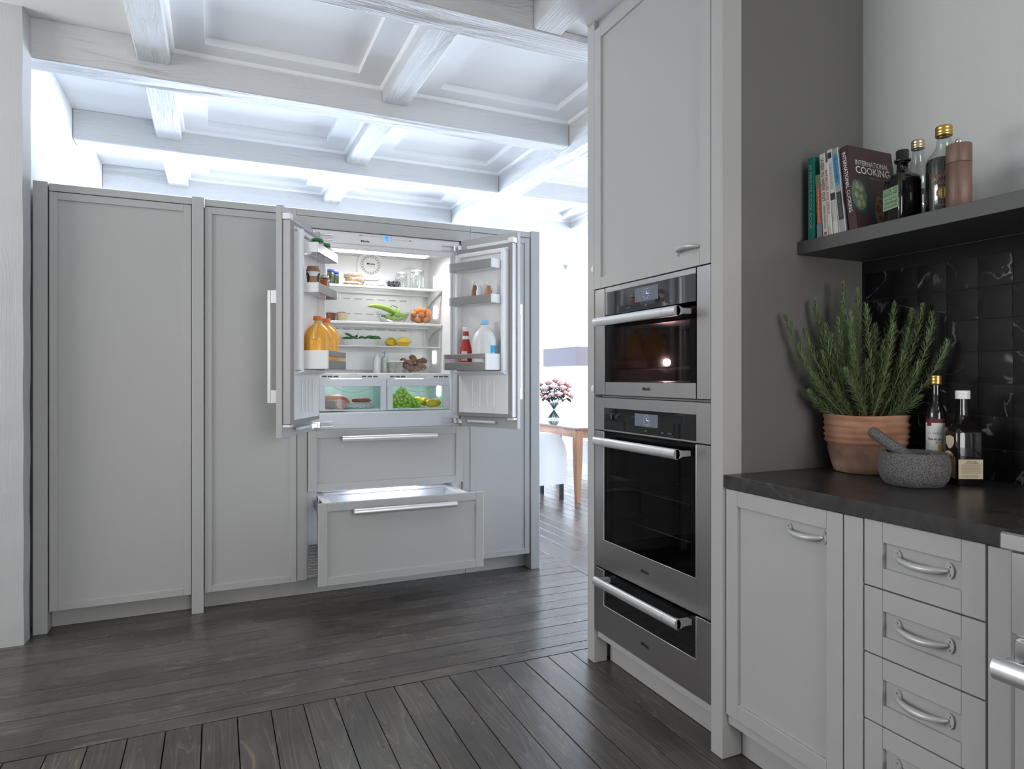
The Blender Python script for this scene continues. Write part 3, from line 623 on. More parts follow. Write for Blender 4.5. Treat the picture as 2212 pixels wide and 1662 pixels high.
# doors: local frame s (hinge -> free edge), o (towards the inside of the fridge), z
def door_frame(hx, hy, dx, dy, flip):
    l = math.hypot(dx, dy); dx, dy = dx/l, dy/l; nx, ny = (-dy, dx) if not flip else (dy, -dx)
    return basis((hx, hy, 0), (dx, dy, 0), (nx, ny, 0), (0, 0, 1))
TL = door_frame(0.489, 3.838, -0.193, -0.401, False); TR = door_frame(1.396, 3.879, 0.208, -0.390, True)
def fridge_door(T, name):
    d = P('fridge_door', MB(T).cbox(0, 0.445, -0.030, 0.0, 0.970, 2.131, 0.0015), M['paint'], label=name)
    P('door_core', MB(T).cbox(0.012, 0.440, 0.0005, 0.041, 1.038, 2.060, 0.003), M['bodyside'], d)
    P('gasket', MB(T).box(0.012, 0.436, 0.041, 0.048, 1.040, 1.062).box(0.012, 0.436, 0.041, 0.048, 2.030, 2.058).box(0.012, 0.034, 0.041, 0.048, 1.062, 2.030).box(0.414, 0.436, 0.041, 0.048, 1.062, 2.030), M['gasket'], d)
    l = MB(T); l.box(0.032, 0.416, 0.041, 0.052, 1.060, 2.034)
    l.cbox(0.392, 0.412, 0.050, 0.094, 1.300, 2.020, 0.004).cbox(0.036, 0.054, 0.050, 0.094, 1.300, 2.020, 0.004).cbox(0.036, 0.412, 0.050, 0.070, 2.004, 2.028, 0.004)
    l.prism([(0.050, 1.285), (0.096, 1.302), (0.096, 1.312), (0.050, 1.312)], 0.036, 0.412, 'x')
    P('inner_liner', l, M['liner'], d)
    for s in (0.14, 0.20, 0.255, 0.31): P('rib', MB(T).cbox(s-0.008, s+0.008, 0.051, 0.058, 1.092, 1.262, 0.0035), M['liner'], d)
    P('hinge_cover', MB(T).cyl((0.08, 0.022, 1.006), (0.29, 0.022, 1.006), 0.009, n=12), M['white'], d)
    P('edge_cap', MB(T).cbox(0.405, 0.444, 0.001, 0.040, 2.061, 2.092, 0.002).cbox(0.06, 0.405, 0.001, 0.012, 2.061, 2.086, 0.001), M['white'], d); P('edge_cap', MB(T).cbox(0.40, 0.444, 0.001, 0.040, 1.024, 1.036, 0.002), M['white'], d)
    h = MB(T); h.cbox(0.402, 0.421, -0.084, -0.068, 1.143, 1.711, 0.002)
    P('handle', h, M['satin'], d)
    for z in (1.143, 1.644): P('handle_mount', MB(T).cbox(0.403, 0.420, -0.068, -0.031, z, z+0.067, 0.002), M['satin'], d)
    for s in (0.08, 0.36):
        for z in (1.50, 1.62, 1.85): P('bin_stud', MB(T).cbox(s-0.006, s+0.006, 0.051, 0.056, z-0.015, z+0.015, 0.002), M['liner'], d)
    for z0, z1, o1, two in ((1.906, 1.958, 0.162, False), (1.704, 1.754, 0.162, False), (1.316, 1.411, 0.213, True)):
        o0 = 0.0535 if two else 0.085
        P('bin_end', MB(T).cbox(0.048, 0.060, o0, o1, z0, z1, 0.002), M['white'], d); P('bin_end', MB(T).cbox(0.376, 0.389, o0, o1, z0, z1, 0.002), M['white'], d)
        if two: P('bin_front', MB(T).cbox(0.060, 0.376, o1-0.008, o1-0.001, z0+0.002, z0+0.045, 0.001), M['binmetal'], d); P('bin_rail', MB(T).cbox(0.060, 0.376, o1-0.008, o1-0.001, z0+0.067, z1-0.001, 0.001), M['binmetal'], d)
        else: P('bin_front', MB(T).cbox(0.060, 0.376, o1-0.008, o1-0.001, z0+0.002, z1-0.001, 0.001), M['binmetal'], d)
        P('bin_floor', MB(T).cbox(0.060, 0.376, o0, o1-0.008, z0+0.001, z0+0.006, 0.001), M['g_frost' if two else 'g_shelf'], d)
    return d
fridge_door(TL, 'open door holding orange juice, with the full handle seen'); fridge_door(TR, 'open door holding ketchup and milk')
# freezer drawers
def freezer_drawer(x0, x1, z0, z1, y, hz, hx0, hx1, hr, name):
    T = SOUTH(x0, y, z0); w, h = x1-x0, z1-z0
    d = P('freezer_drawer', shaker(MB(T), w, h, 0.046, 0.044), M['paint'], label=name); P('drawer_panel', panel_mb(T, w, h, 0.046, 0.044), M['paint'], d)
    hh = MB(); hh.prism([(y-0.045+hr*math.cos(a)*0.8, hz+hr*math.sin(a)) for a in [2*PI*i/20 for i in range(20)]], hx0, hx1, 'x', True)
    P('handle', hh, M['satin'], d); P('handle_mount', MB().cbox(hx0+0.002, hx0+0.05, y-0.040, y, hz-0.012, hz+0.012, 0.002), M['satin'], d); P('handle_mount', MB().cbox(hx1-0.05, hx1-0.002, y-0.040, y, hz-0.012, hz+0.012, 0.002), M['satin'], d)
    return d
freezer_drawer(0.4785, 1.4165, 0.6155, 0.9665, 3.897, 0.918, 0.662, 1.233, 0.0165, 'closed upper freezer drawer')
fd = freezer_drawer(0.4880, 1.4235, 0.1675, 0.6045, 3.565, 0.555, 0.667, 1.243, 0.0170, 'pulled out lower freezer drawer')
P('drawer_back', MB().cbox(0.505, 1.405, 3.588, 3.600, 0.19, 0.600, 0.003), M['freezer'], fd)
P('drawer_box', MB().box(0.555, 1.345, 3.60, 4.02, 0.30, 0.306).box(0.555, 0.562, 3.60, 4.02, 0.306, 0.572).box(1.338, 1.345, 3.60, 4.02, 0.306, 0.572).box(0.555, 1.345, 4.013, 4.02, 0.306, 0.572), M['freezer'], fd)
P('drawer_rail', MB().cbox(0.535, 0.575, 3.60, 4.04, 0.572, 0.590, 0.003).cbox(1.325, 1.365, 3.60, 4.04, 0.572, 0.590, 0.003).cbox(0.575, 1.325, 4.000, 4.03, 0.572, 0.588, 0.003), M['white'], fd)
for x in (0.515, 1.369): P('runner', MB().cbox(x, x+0.016, 3.602, 4.3, 0.515, 0.560, 0.002), M['steel_dark'], fd)
P('freezer_light', MB().cbox(0.80, 1.12, 4.05, 4.09, 0.934, 0.9445, 0.002), M['freezer_led'])
P('freezer_divider', MB().cbox(0.533, 1.363, 3.985, 4.46, 0.602, 0.618, 0.002), M['freezer'])
P('freezer_lamp', MB().cbox(0.75, 1.15, 4.05, 4.10, 0.594, 0.6015, 0.002), M['freezer_led'])
P('light_baffle', MB().box(0.5325, 0.550, 4.03, 4.46, 0.14, 0.60), M['freezer']); P('light_baffle', MB().box(1.350, 1.3635, 4.03, 4.46, 0.14, 0.60), M['freezer'])  # added inside to keep the freezer light from leaking out
for x in (0.482, 1.368): P('frame_strip', MB().cbox(x, x+0.0485, 3.948, 3.958, 0.30, 0.968, 0.001), M['freezer'])
vg = P('vent_grille', MB().box(0.478, 1.422, 3.952, 3.956, 0.112, 0.300), M['slot'])
for z in [0.122+0.0155*i for i in range(12)]: P('grille_slat', MB().cbox(0.482, 1.418, 3.944, 3.953, z, z+0.007, 0.001), M['steel_dark'], vg)

# ================================================================== OVEN TOWER (front looks to -X)
TX = 1.533
tw = thing('oven_tower', 'tall grey built-in tower housing stacked steel ovens beside the dark shelf', 'cabinet', (1.87, 2.13, 0))
Q = lambda n, mb, m, par=tw, **k: put(n, mb, m, par, **k)
Q('post', MB().cbox(TX, 1.60, 2.5115, 2.569, 0, 2.8615, 0.0015), M['paint']); Q('post', MB().cbox(TX, 1.618, 1.7005, 1.7555, 0, 2.8615, 0.0015), M['paint'])
Q('side_panel', MB().cbox(1.6185, 2.2105, 1.7005, 1.722, 0, 2.8615, 0.0008), M['paint_shaded'])
Q('side_panel', MB().box(1.6005, 2.2105, 2.549, 2.569, 0, 2.8615), M['paint'])
Q('carcass', MB().box(1.575, 2.2, 1.756, 2.511, 1.665, 2.80).box(2.15, 2.2, 1.756, 2.511, 0.1, 1.665).box(1.60, 2.2, 1.756, 2.511, 0.10, 0.15).box(1.575, 2.2, 1.756, 2.511, 1.186, 1.192).box(1.575, 2.2, 1.756, 2.511, 0.436, 0.441), M['paint'])
Q('top_filler', MB().cbox(1.556, 1.574, 1.756, 2.511, 2.80, 2.8615, 0.001), M['paint'])
Q('toe_kick', MB().cbox(1.6165, 1.64, 1.756, 2.511, 0, 0.1, 0.001), M['paint']); Q('bottom_rail', MB().cbox(1.552, 1.598, 1.756, 2.511, 0.115, 0.149, 0.001), M['paint'])
w, h = 2.5085-1.7575, 2.815-1.6625
T = WEST(TX-0.002, 2.5085, 1.6625)
d = Q('door', shaker(MB(T), w, h, 0.0525, 0.050), M['paint']); Q('door_panel', panel_mb(T, w, h, 0.0525, 0.050, 0.011), M['paint'], d)
def bow_pull(T, x0, x1, z, par, flip=1, th=0.0098):
    """cup-ended bow handle on local x0..x1, standing proud of y=0 (towards -y)"""
    L = x1-x0; mb = MB(T); pts = []; rad = []
    for i in range(17):
        t = i/16; y = -0.004-0.024*min(1, math.sin(PI*t)**0.45*1.02); pts.append((x0+0.008+(L-0.016)*t, y, z-flip*0.006*math.sin(PI*t))); rad.append(th*(0.55+0.45*math.sin(PI*t)))
    mb.tube(pts, rad, 10)
    p = put('handle', mb, M['nickel'], par)
    for xc in (x0+0.004, x1-0.004):
        m2 = MB(T); m2.prism([(z+0.018*math.sin(a), xc+0.010*math.cos(a)) for a in [2*PI*i/16 for i in range(16)]], -0.004, 0.0005, 'y', True)
        put('handle_plate', m2, M['nickel'], par)
        for dz in (-0.010, 0.010): put('screw_head', MB(T).cyl((xc, -0.0062, z+dz), (xc, -0.003, z+dz), 0.0032, n=8), M['steel'], par)
    return p
bow_pull(WEST(TX+0.009, 2.5085, 0), 2.5085-1.945, 2.5085-1.811, 1.731, d, -1)
for z in (1.754, 1.222): Q('hinge_cap', MB().ell((TX-0.001, 2.521, z), (0.008, 0.008, 0.017)), M['white'])

def bar_handle(par, y0, y1, z, x=1.470, r=0.0185):
    mb = MB(); poly = [(x+r*0.75*math.cos(a), z+r*math.sin(a)) for a in [2*PI*i/24 for i in range(24)]]
    mb.add([(px, y0, pz) for px, pz in poly]+[(px, y1, pz) for px, pz in poly], [(i, (i+1) % 24, 24+(i+1) % 24, 24+i) for i in range(24)], True)
    hd = put('handle', mb, M['satin'], par)
    for yy, fl_ in ((y0, 1), (y1, 0)): put('handle_cap', MB().add([(px, yy, pz) for px, pz in poly], [tuple(range(24))[::-1] if fl_ else tuple(range(24))]), M['capgrey'], par)
    for yy in (y0+0.072, y1-0.0735):
        ring = [(x+(r*0.75+0.0003)*math.cos(a), z+(r+0.0003)*math.sin(a)) for a in [2*PI*i/24 for i in range(24)]]
        put('handle_joint', MB().add([(px, yy, pz) for px, pz in ring]+[(px, yy+0.0012, pz) for px, pz in ring], [(i, (i+1) % 24, 24+(i+1) % 24, 24+i) for i in range(24)], True), M['steel_dark'], par)
    for yy in (y0, y1-0.026):
        m2 = MB(); m2.prism([(z-r*0.92, x-0.002), (z+r*0.92, x-0.002), (z+r*0.85, x+0.012), (z+r*0.52, x+0.026), (z+r*0.5, TX-0.001), (z-r*0.5, TX-0.001), (z-r*0.52, x+0.026), (z-r*0.85, x+0.012)], 0, 1, 'y')
        m2.v = [(vx, yy+vy*0.026, vz) for vx, vy, vz in m2.v]
        put('handle_mount', m2, M['capgrey'], par)
    return hd
def west_text(s, y, z, w, h, par, m=None, x=TX-0.0015, **k): return text('logo' if s == 'Miele' else 'lettering', s, m or M['ink'], par, (x, y, z), (0, -1, 0), (0, 0, 1), w, h, **k)
def clock(par, y, z, r, x=TX-0.003):
    mb = MB(basis((x, y, z), (0, -1, 0), (0, 0, 1), (-1, 0, 0)))
    for i in range(12):
        a = 2*PI*i/12; mb.prism([(r*math.cos(a)+0.0013*math.cos(q), r*math.sin(a)+0.0013*math.sin(q)) for q in (0.7, 2.3, 3.9, 5.5)], 0, 0.0004)
    put('clock_dot', mb, M['clock'], par, kind='stuff')
    m2 = MB(basis((x, y, z), (0, -1, 0), (0, 0, 1), (-1, 0, 0)))
    for ang, L in ((1.25, r*0.62), (-0.12, r*0.8)):
        c, s_ = math.cos(ang), math.sin(ang); m2.prism([(-s_*0.0011, c*0.0011), (L*c-s_*0.0007, L*s_+c*0.0007), (L*c+s_*0.0007, L*s_-c*0.0007), (s_*0.0011, -c*0.0011)], 0, 0.0004)
    put('clock_hand', m2, M['clock'], par)
S = 'steel'
# -- upper oven
o1 = thing('steam_oven', 'upper built-in steel oven with blue grey control glass and an added warm glow inside', 'oven', (1.85, 2.13, 1.195))
O = lambda n, mb, m, par=o1, **k: put(n, mb, m, par, **k)
O('side_trim', MB().cbox(TX, 1.556, 2.4255, 2.505, 1.1965, 1.6590, 0.0012), M[S]); O('side_trim', MB().cbox(TX, 1.556, 1.7565, 1.8275, 1.1965, 1.6590, 0.0012), M[S])
O('casing', MB().box(1.557, 1.575, 1.757, 2.505, 1.5, 1.66).box(1.557, 2.14, 1.757, 1.79, 1.193, 1.66).box(1.557, 2.14, 2.47, 2.505, 1.193, 1.66).box(1.557, 2.14, 1.79, 2.47, 1.193, 1.25).box(1.557, 2.14, 1.79, 2.47, 1.5, 1.66).box(2.08, 2.14, 1.79, 2.47, 1.25, 1.5), M['black'])
O('top_trim', MB().cbox(TX, 1.556, 1.8325, 2.4205, 1.638, 1.6590, 0.001), M[S])
cp = O('control_panel', MB().cbox(TX, 1.556, 1.8325, 2.4205, 1.5405, 1.6375, 0.0008), M['ctrlglass'])
O('screen', MB().box(TX-0.0015, TX, 2.047, 2.198, 1.5725, 1.6285), M['screen'], cp); clock(cp, 2.120, 1.601, 0.020)
west_text('set', 2.125, 1.557, 0.018, 0.006, cp, M['greyink']); west_text('OK', 2.01, 1.557, 0.016, 0.006, cp, M['greyink']); west_text('menu', 1.965, 1.557, 0.02, 0.006, cp, M['greyink']); west_text('on off', 2.245, 1.557, 0.028, 0.006, cp, M['greyink'])
dd = O('oven_door', MB().cbox(TX, 1.556, 1.8325, 2.4205, 1.1965, 1.2525, 0.001), M[S])
O('door_glass', MB().box(TX, TX+0.005, 1.8325, 2.4205, 1.2535, 1.5245), M['g_oven'], dd); O('door_frame', MB().box(TX+0.006, 1.556, 1.8325, 1.87, 1.2535, 1.5245).box(TX+0.006, 1.556, 2.385, 2.4205, 1.2535, 1.5245).box(TX+0.006, 1.556, 1.87, 2.385, 1.48, 1.5245), M['black'], dd)
bar_handle(dd, 1.855, 2.404, 1.507)
west_text('Miele', 2.122, 1.227, 0.050, 0.0125, dd, bold=0.03)
cav = O('cavity', MB().box(2.06, 2.078, 1.80, 2.46, 1.255, 1.49).box(1.56, 2.06, 1.792, 1.80, 1.255, 1.49).box(1.56, 2.06, 2.46, 2.468, 1.255, 1.49).box(1.56, 2.06, 1.80, 2.46, 1.252, 1.256), M['cavity'])
O('lamp', MB().cyl((1.885, 2.446, 1.342), (1.885, 2.459, 1.342), 0.017, n=18), M['oven_glow'], cav)  # glowing disc added in place of a bright reflection on the glass
rk = MB()
for i in range(24): rk.cyl((1.60, 1.82+i*0.0272, 1.31), (2.05, 1.82+i*0.0272, 1.31), 0.0016, n=5)
rk.cyl((1.60, 1.81, 1.31), (1.60, 2.455, 1.31), 0.003, n=6).cyl((2.05, 1.81, 1.31), (2.05, 2.455, 1.31), 0.003, n=6); O('rack', rk, M['steel'], cav, kind='stuff')
# -- wall oven
o2 = thing('wall_oven', 'large steel wall oven in the middle of the stack with a big dark window', 'oven', (1.85, 2.13, 0.445))
O2 = lambda n, mb, m, par=o2, **k: put(n, mb, m, par, **k)
f = MB(); f.cbox(TX, 1.556, 1.7565, 1.8306, 1.0425, 1.1845, 0.001).cbox(TX, 1.556, 2.4294, 2.505, 1.0425, 1.1845, 0.001).box(TX, 1.556, 1.8305, 2.4295, 1.1415, 1.1845).box(TX, 1.556, 1.8305, 2.4295, 1.0425, 1.048)
cp = O2('control_panel', f, M[S]); O2('control_glass', MB().box(TX+0.0005, 1.55, 1.8305, 2.4295, 1.048, 1.1415), M['glassblack'], cp)
O2('screen', MB().box(TX-0.001, TX+0.0005, 2.050, 2.200, 1.0785, 1.1285), M['screen'], cp); clock(cp, 2.118, 1.104, 0.019)
west_text('set', 2.125, 1.063, 0.018, 0.006, cp, M['greyink']); west_text('OK', 2.02, 1.063, 0.016, 0.006, cp, M['greyink']); west_text('menu', 1.975, 1.063, 0.02, 0.006, cp, M['greyink'])
O2('casing', MB().box(1.557, 1.575, 1.757, 2.505, 0.98, 1.185).box(1.557, 2.14, 1.757, 1.79, 0.442, 1.0).box(1.557, 2.14, 2.47, 2.505, 0.442, 1.0).box(1.557, 2.14, 1.79, 2.47, 0.442, 0.53).box(2.08, 2.14, 1.79, 2.47, 0.5, 1.0).box(1.576, 2.14, 1.79, 2.47, 0.98, 1.0), M['black'])
f = MB(); f.cbox(TX, 1.556, 1.7565, 1.8305, 0.4425, 1.0375, 0.001).cbox(TX, 1.556, 2.4295, 2.505, 0.4425, 1.0375, 0.001).box(TX, 1.556, 1.8305, 2.4295, 0.4425, 0.5665)
dd = O2('oven_door', f, M[S]); O2('door_glass', MB().box(TX+0.0005, TX+0.005, 1.8305, 2.4295, 0.5665, 1.0355), M['g_oven'], dd); O2('door_frame', MB().box(TX+0.006, 1.556, 1.8305, 1.87, 0.5665, 1.0355).box(TX+0.006, 1.556, 2.39, 2.4295, 0.5665, 1.0355).box(TX+0.006, 1.556, 1.87, 2.39, 0.97, 1.0355), M['black'], dd)
bl = MB(); bl.tube([(TX-0.0003, 2.4295, 1.036), (TX-0.0003, 2.4295, 0.5665), (TX-0.0003, 1.8305, 0.5665), (TX-0.0003, 1.8305, 1.036)], 0.0016, 4); O2('window_bead', bl, M['satin'], dd)
bar_handle(dd, 1.858, 2.404, 1.002); west_text('Miele', 2.131, 0.508, 0.052, 0.0135, dd, bold=0.03)
cav = O2('cavity', MB().box(2.06, 2.078, 1.80, 2.46, 0.54, 0.97).box(1.56, 2.06, 1.792, 1.80, 0.54, 0.97).box(1.56, 2.06, 2.46, 2.468, 0.54, 0.97), M['cavity'])
for z in (0.66, 0.80):
    rk = MB()
    for i in range(24): rk.cyl((1.60, 1.82+i*0.0272, z), (2.05, 1.82+i*0.0272, z), 0.0016, n=5)
    rk.cyl((1.60, 1.81, z), (1.60, 2.455, z), 0.003, n=6).cyl((2.05, 1.81, z), (2.05, 2.455, z), 0.003, n=6); O2('rack', rk, M['steel'], cav, kind='stuff')
# -- warming drawer
o3 = thing('warming_drawer', 'low steel warming drawer with black glass at the bottom of the oven tower', 'drawer', (1.85, 2.13, 0.155))
O3 = lambda n, mb, m, par=o3, **k: put(n, mb, m, par, **k)
f = MB(); f.cbox(TX, 1.556, 1.7565, 1.8305, 0.1545, 0.4345, 0.001).cbox(TX, 1.556, 2.4295, 2.505, 0.1545, 0.4345, 0.001).box(TX, 1.556, 1.8305, 2.4295, 0.1545, 0.282)
dd = O3('drawer_front', f, M[S]); O3('drawer_glass', MB().box(TX+0.0005, 1.55, 1.8305, 2.4295, 0.282, 0.4325), M['glassblack'], dd)
bl = MB(); bl.tube([(TX-0.0003, 2.4295, 0.433), (TX-0.0003, 2.4295, 0.282), (TX-0.0003, 1.8305, 0.282), (TX-0.0003, 1.8305, 0.433)], 0.0016, 4); O3('window_bead', bl, M['satin'], dd)
O3('casing', MB().box(1.557, 2.12, 1.757, 2.505, 0.1555, 0.432), M['black'])
bar_handle(o3, 1.852, 2.403, 0.406); west_text('Miele', 2.131, 0.220, 0.052, 0.0135, dd, bold=0.03)

# ================================================================== BASE UNITS, WORKTOP, SHELF, RANGE
BX = 1.545
bc = thing('base_cabinet', 'grey base cabinet with single tall door under the black worktop', 'cabinet', (1.85, 1.44, 0))
B1 = lambda n, mb, m, par=bc, **k: put(n, mb, m, par, **k)
B1('carcass', MB().box(1.570, 2.2, 1.19, 1.698, 0.12, 0.903), M['paint'])
w, h = 1.6965-1.2505, 0.9015-0.153; T = WEST(BX, 1.6965, 0.153)
d = B1('door', shaker(MB(T), w, h, 0.052, 0.052), M['paint']); B1('door_panel', panel_mb(T, w, h, 0.052, 0.052, 0.011), M['paint'], d)
bow_pull(WEST(BX+0.009, 1.6965, 0), 1.6965-1.443, 1.6965-1.312, 0.822, d, 1)
B1('filler', MB().cbox(BX, 1.570, 1.1895, 1.2465, 0.120, 0.9015, 0.0012), M['paint'])
B1('bottom_rail', MB().cbox(1.556, 1.60, 1.19, 1.698, 0.118, 0.151, 0.001), M['paint']); B1('toe_kick', MB().cbox(1.6165, 1.64, 1.19, 1.698, 0, 0.118, 0.001), M['paint'])
bd = thing('drawer_cabinet', 'grey base unit with a stack of four drawers beside the range', 'cabinet', (1.85, 1.03, 0))
B2 = lambda n, mb, m, par=bd, **k: put(n, mb, m, par, **k)
B2('carcass', MB().box(1.570, 2.2, 0.845, 1.188, 0.12, 0.903), M['paint'])
for z0, z1 in ((0.7325, 0.9030), (0.5585, 0.7285), (0.3835, 0.5545), (0.2085, 0.3795)):
    T = WEST(BX, 1.1855, z0); w, h = 1.1855-0.8885, z1-z0
    d = B2('drawer', shaker(MB(T), w, h, 0.0515, 0.0525), M['paint']); B2('drawer_panel', panel_mb(T, w, h, 0.0515, 0.0525, 0.011), M['paint'], d)
    bow_pull(WEST(BX+0.009, 1.1855, 0), 1.1855-1.102, 1.1855-0.966, z0+0.0895, d, 1)
B2('filler', MB().cbox(BX, 1.570, 0.8315, 0.8840, 0.12, 0.9015, 0.0012), M['paint'])
B2('bottom_rail', MB().cbox(1.556, 1.60, 0.846, 1.188, 0.118, 0.205, 0.001), M['paint']); B2('toe_kick', MB().cbox(1.6165, 1.64, 0.846, 1.188, 0, 0.118, 0.001), M['paint'])
wt = put('worktop', MB().cbox(1.538, 2.2040, 0.835, 1.6995, 0.9055, 0.9480, 0.0015), M['marble']); tag(wt, 'thick black marble worktop over the grey base units', 'worktop')
sh = put('wall_shelf', MB().cbox(1.873, 2.2040, -0.6, 1.6995, 1.7055, 1.7510, 0.001), M['shelf']); tag(sh, 'long charcoal shelf on the wall holding cookbooks and bottles', 'shelf')
rg = thing('range_cooker', 'stainless steel range cooker beyond the drawer unit, mostly out of sight', 'cooker', (1.85, 0.38, 0))
B3 = lambda n, mb, m, par=rg, **k: put(n, mb, m, par, **k)
B3('body', MB().box(1.53, 2.19, -0.06, 0.830, 0.1, 0.905).box(1.62, 2.19, -0.06, 0.83, 0, 0.1), M['steel_dark'])
B3('cooktop', MB().cbox(1.493, 2.19, -0.065, 0.833, 0.9125, 0.9500, 0.004), M[S])
B3('control_panel', MB().cbox(1.503, 1.53, -0.06, 0.8165, 0.738, 0.9115, 0.003), M[S])
od = B3('oven_door', MB().cbox(1.505, 1.53, -0.06, 0.8115, 0.15, 0.728, 0.003), M[S])
bar_handle(od, -0.05, 0.820, 0.675, x=1.458, r=0.024)
for y in (0.05, 0.22, 0.39, 0.56): B3('knob', MB().cyl((1.465, y, 0.83), (1.503, y, 0.83), 0.026, 0.030, 20), M['satin'])

# ================================================================== FOOD IN THE REFRIGERATOR
Z1, Z2, Z3, Z4, ZC = 1.8542, 1.6262, 1.4762, 1.3007, 1.0793
def world(T, s, o, z):
    v = T @ Vector((s, o, z)); return (v.x, v.y, v.z)
def item(name, label, cat, loc, rz=0, group=None):
    t = thing(name, label, cat, loc, rz, group)
    return t, (lambda n, mb, m, par=None, **k: put(n, mb, m, par or t, True, **k))
def closed(prof): return [(0, prof[0][1])]+prof+[(0, prof[-1][1])]
def jar(name, label, loc, r, h, lid, content, group=None, glassm='g_clear', neck=0.86, lidh=0.016, cat='jar'):
    t, p = item(name, label, cat, loc, 0, group)
    p('content', MB().lathe(closed([(r*0.90, 0.003), (r*0.94, 0.008), (r*0.94, h*0.70), (r*0.86, h*0.78)]), 20), content)
    p('glass', MB().lathe([(0, 0), (r*0.92, 0), (r, 0.006), (r, h*0.72), (r*0.97, h*0.78), (r*neck, h*0.86), (r*neck, h-lidh)], 20), M[glassm])
    p('lid', MB().lathe([(0, h), (r*neck*1.02, h), (r*neck*1.07, h-0.002), (r*neck*1.07, h-lidh), (r*neck*0.95, h-lidh)], 24), lid)
    return t
pick = cm('pickle green', (0.022, 0.040, 0.011), 0.35, var=0.6, bscale=60); blue = cm('blue lid', (0.02, 0.06, 0.30), 0.35)
jar('pickle_jar', 'tall pickle jar with blue lid, in front of its twin beside the cheese boxes', (0.655, 4.235, Z1), 0.0235, 0.100, blue, pick, 'pickle jars with blue lids')
jar('pickle_jar', 'second pickle jar with blue lid, half hidden behind the first', (0.692, 4.285, Z1), 0.0225, 0.096, blue, pick, 'pickle jars with blue lids')
box_c = cm('cheese box card', (0.66, 0.56, 0.38), 0.7, var=0.06); redl = cm('red print', (0.45, 0.03, 0.03), 0.6); brown = cm('brown print', (0.13, 0.06, 0.03), 0.6)
for i, (x, z, ttl, a0) in enumerate(((0.800, 0.0, 'bottom', -0.05), (0.809, 0.0283, 'middle', 0.25), (0.800, 0.0566, 'top', 0.55))):
    t, p = item('cheese_box', 'round wooden cheese box, the %s one of the stack of three' % ttl, 'box', (x, 4.25, Z1+z), 0, 'stack of round cheese boxes')
    p('base', MB().lathe([(0, 0), (0.0585, 0), (0.0595, 0.001), (0.0595, 0.018), (0.058, 0.018)], 40), box_c)
    p('lid', MB().lathe([(0.0595, 0.0045), (0.0605, 0.0045), (0.0605, 0.026), (0.0595, 0.028), (0, 0.028)], 40), box_c)
    p('red_band', MB().lathe([(0.0599, 0.0003), (0.06, 0.0026)], 40, a0=-1.9, a1=-1.1), redl)
    for k in range(3): text('lettering', 'LA RUSTIQUE', brown, t, None, None, None, 0.052, 0.0105, bend=(0, 0, 0.0609, -PI/2+a0-1.15+k*1.15, 0.0155), local=True, bold=0.03)
t, p = item('berry_bowl', 'small clear bowl heaped with dark berries in front of the glass jars', 'bowl', (1.058, 4.225, Z1))
p('bowl', MB().lathe([(0, 0), (0.032, 0), (0.038, 0.006), (0.053, 0.040), (0.057, 0.052), (0.0585, 0.053)], 32), M['g_clear'])
mb = MB(); rr = random.Random(3)
for i in range(120):
    z = rr.uniform(0.006, 0.046); lim = 0.030+0.018*min(1, z/0.036)-(max(0, z-0.036)*1.6); a = rr.uniform(0, 2*PI); q = lim*math.sqrt(rr.random()); mb.ell((q*math.cos(a), q*math.sin(a), z), (0.0062, 0.0062, 0.006), 8, 5)
p('berries', mb, cm('dark berry', (0.010, 0.010, 0.016), 0.35, var=0.4), kind='stuff')
def clip_jar(label, loc, r, h, dome):
    t, p = item('clip_top_jar', label, 'jar', loc, 0, 'clip top glass jars')
    p('glass', MB().lathe([(0, 0), (r*0.9, 0), (r, 0.008), (r, h*0.66), (r*0.95, h*0.74), (r*0.76, h*0.84), (r*0.76, h*0.89)], 28), M['g_clear'])
    p('inner_glass', MB().lathe([(0, 0.006), (r*0.86, 0.006), (r*0.93, 0.014), (r*0.93, h*0.64)], 28), M['g_clear'])
    p('seal', MB().lathe([(r*0.74, h*0.885), (r*0.82, h*0.885), (r*0.82, h*0.905), (r*0.74, h*0.905)], 28), M['white'])
    p('lid', MB().lathe([(r*0.82, h*0.905), (r*0.83, h*0.93), (r*0.70, h*0.965), (0, h)], 28), M['g_frost'])
    p('clip', MB().tube([(r*0.80, -0.008, h*0.80), (r*0.98, -0.006, h*0.86), (r*0.99, 0, h*0.94), (r*0.86, 0.004, h*0.97)], 0.0018, 6), cm('clip wire', (0.20, 0.28, 0.50), 0.3, metal=0.6))
    return t
clip_jar('empty clip top glass jar standing behind the berry bowl', (1.128, 4.31, Z1), 0.040, 0.128, False)
clip_jar('larger empty clip top glass jar at the shelf end beside the wall lamp', (1.217, 4.25, Z1), 0.047, 0.140, False)
t, p = item('glass_plate', 'clear round glass plate leaning upright behind the larger clip top jar', 'plate', (1.212, 4.375, Z1))
mb = MB(Matrix.Translation((0, 0, 0.0885)) @ Matrix.Rotation(R(82), 4, 'X')); mb.lathe([(0, 0), (0.06, 0.001), (0.085, 0.008), (0.086, 0.010), (0.06, 0.004), (0, 0.003)], 36); p('disc', mb, M['g_frost'])
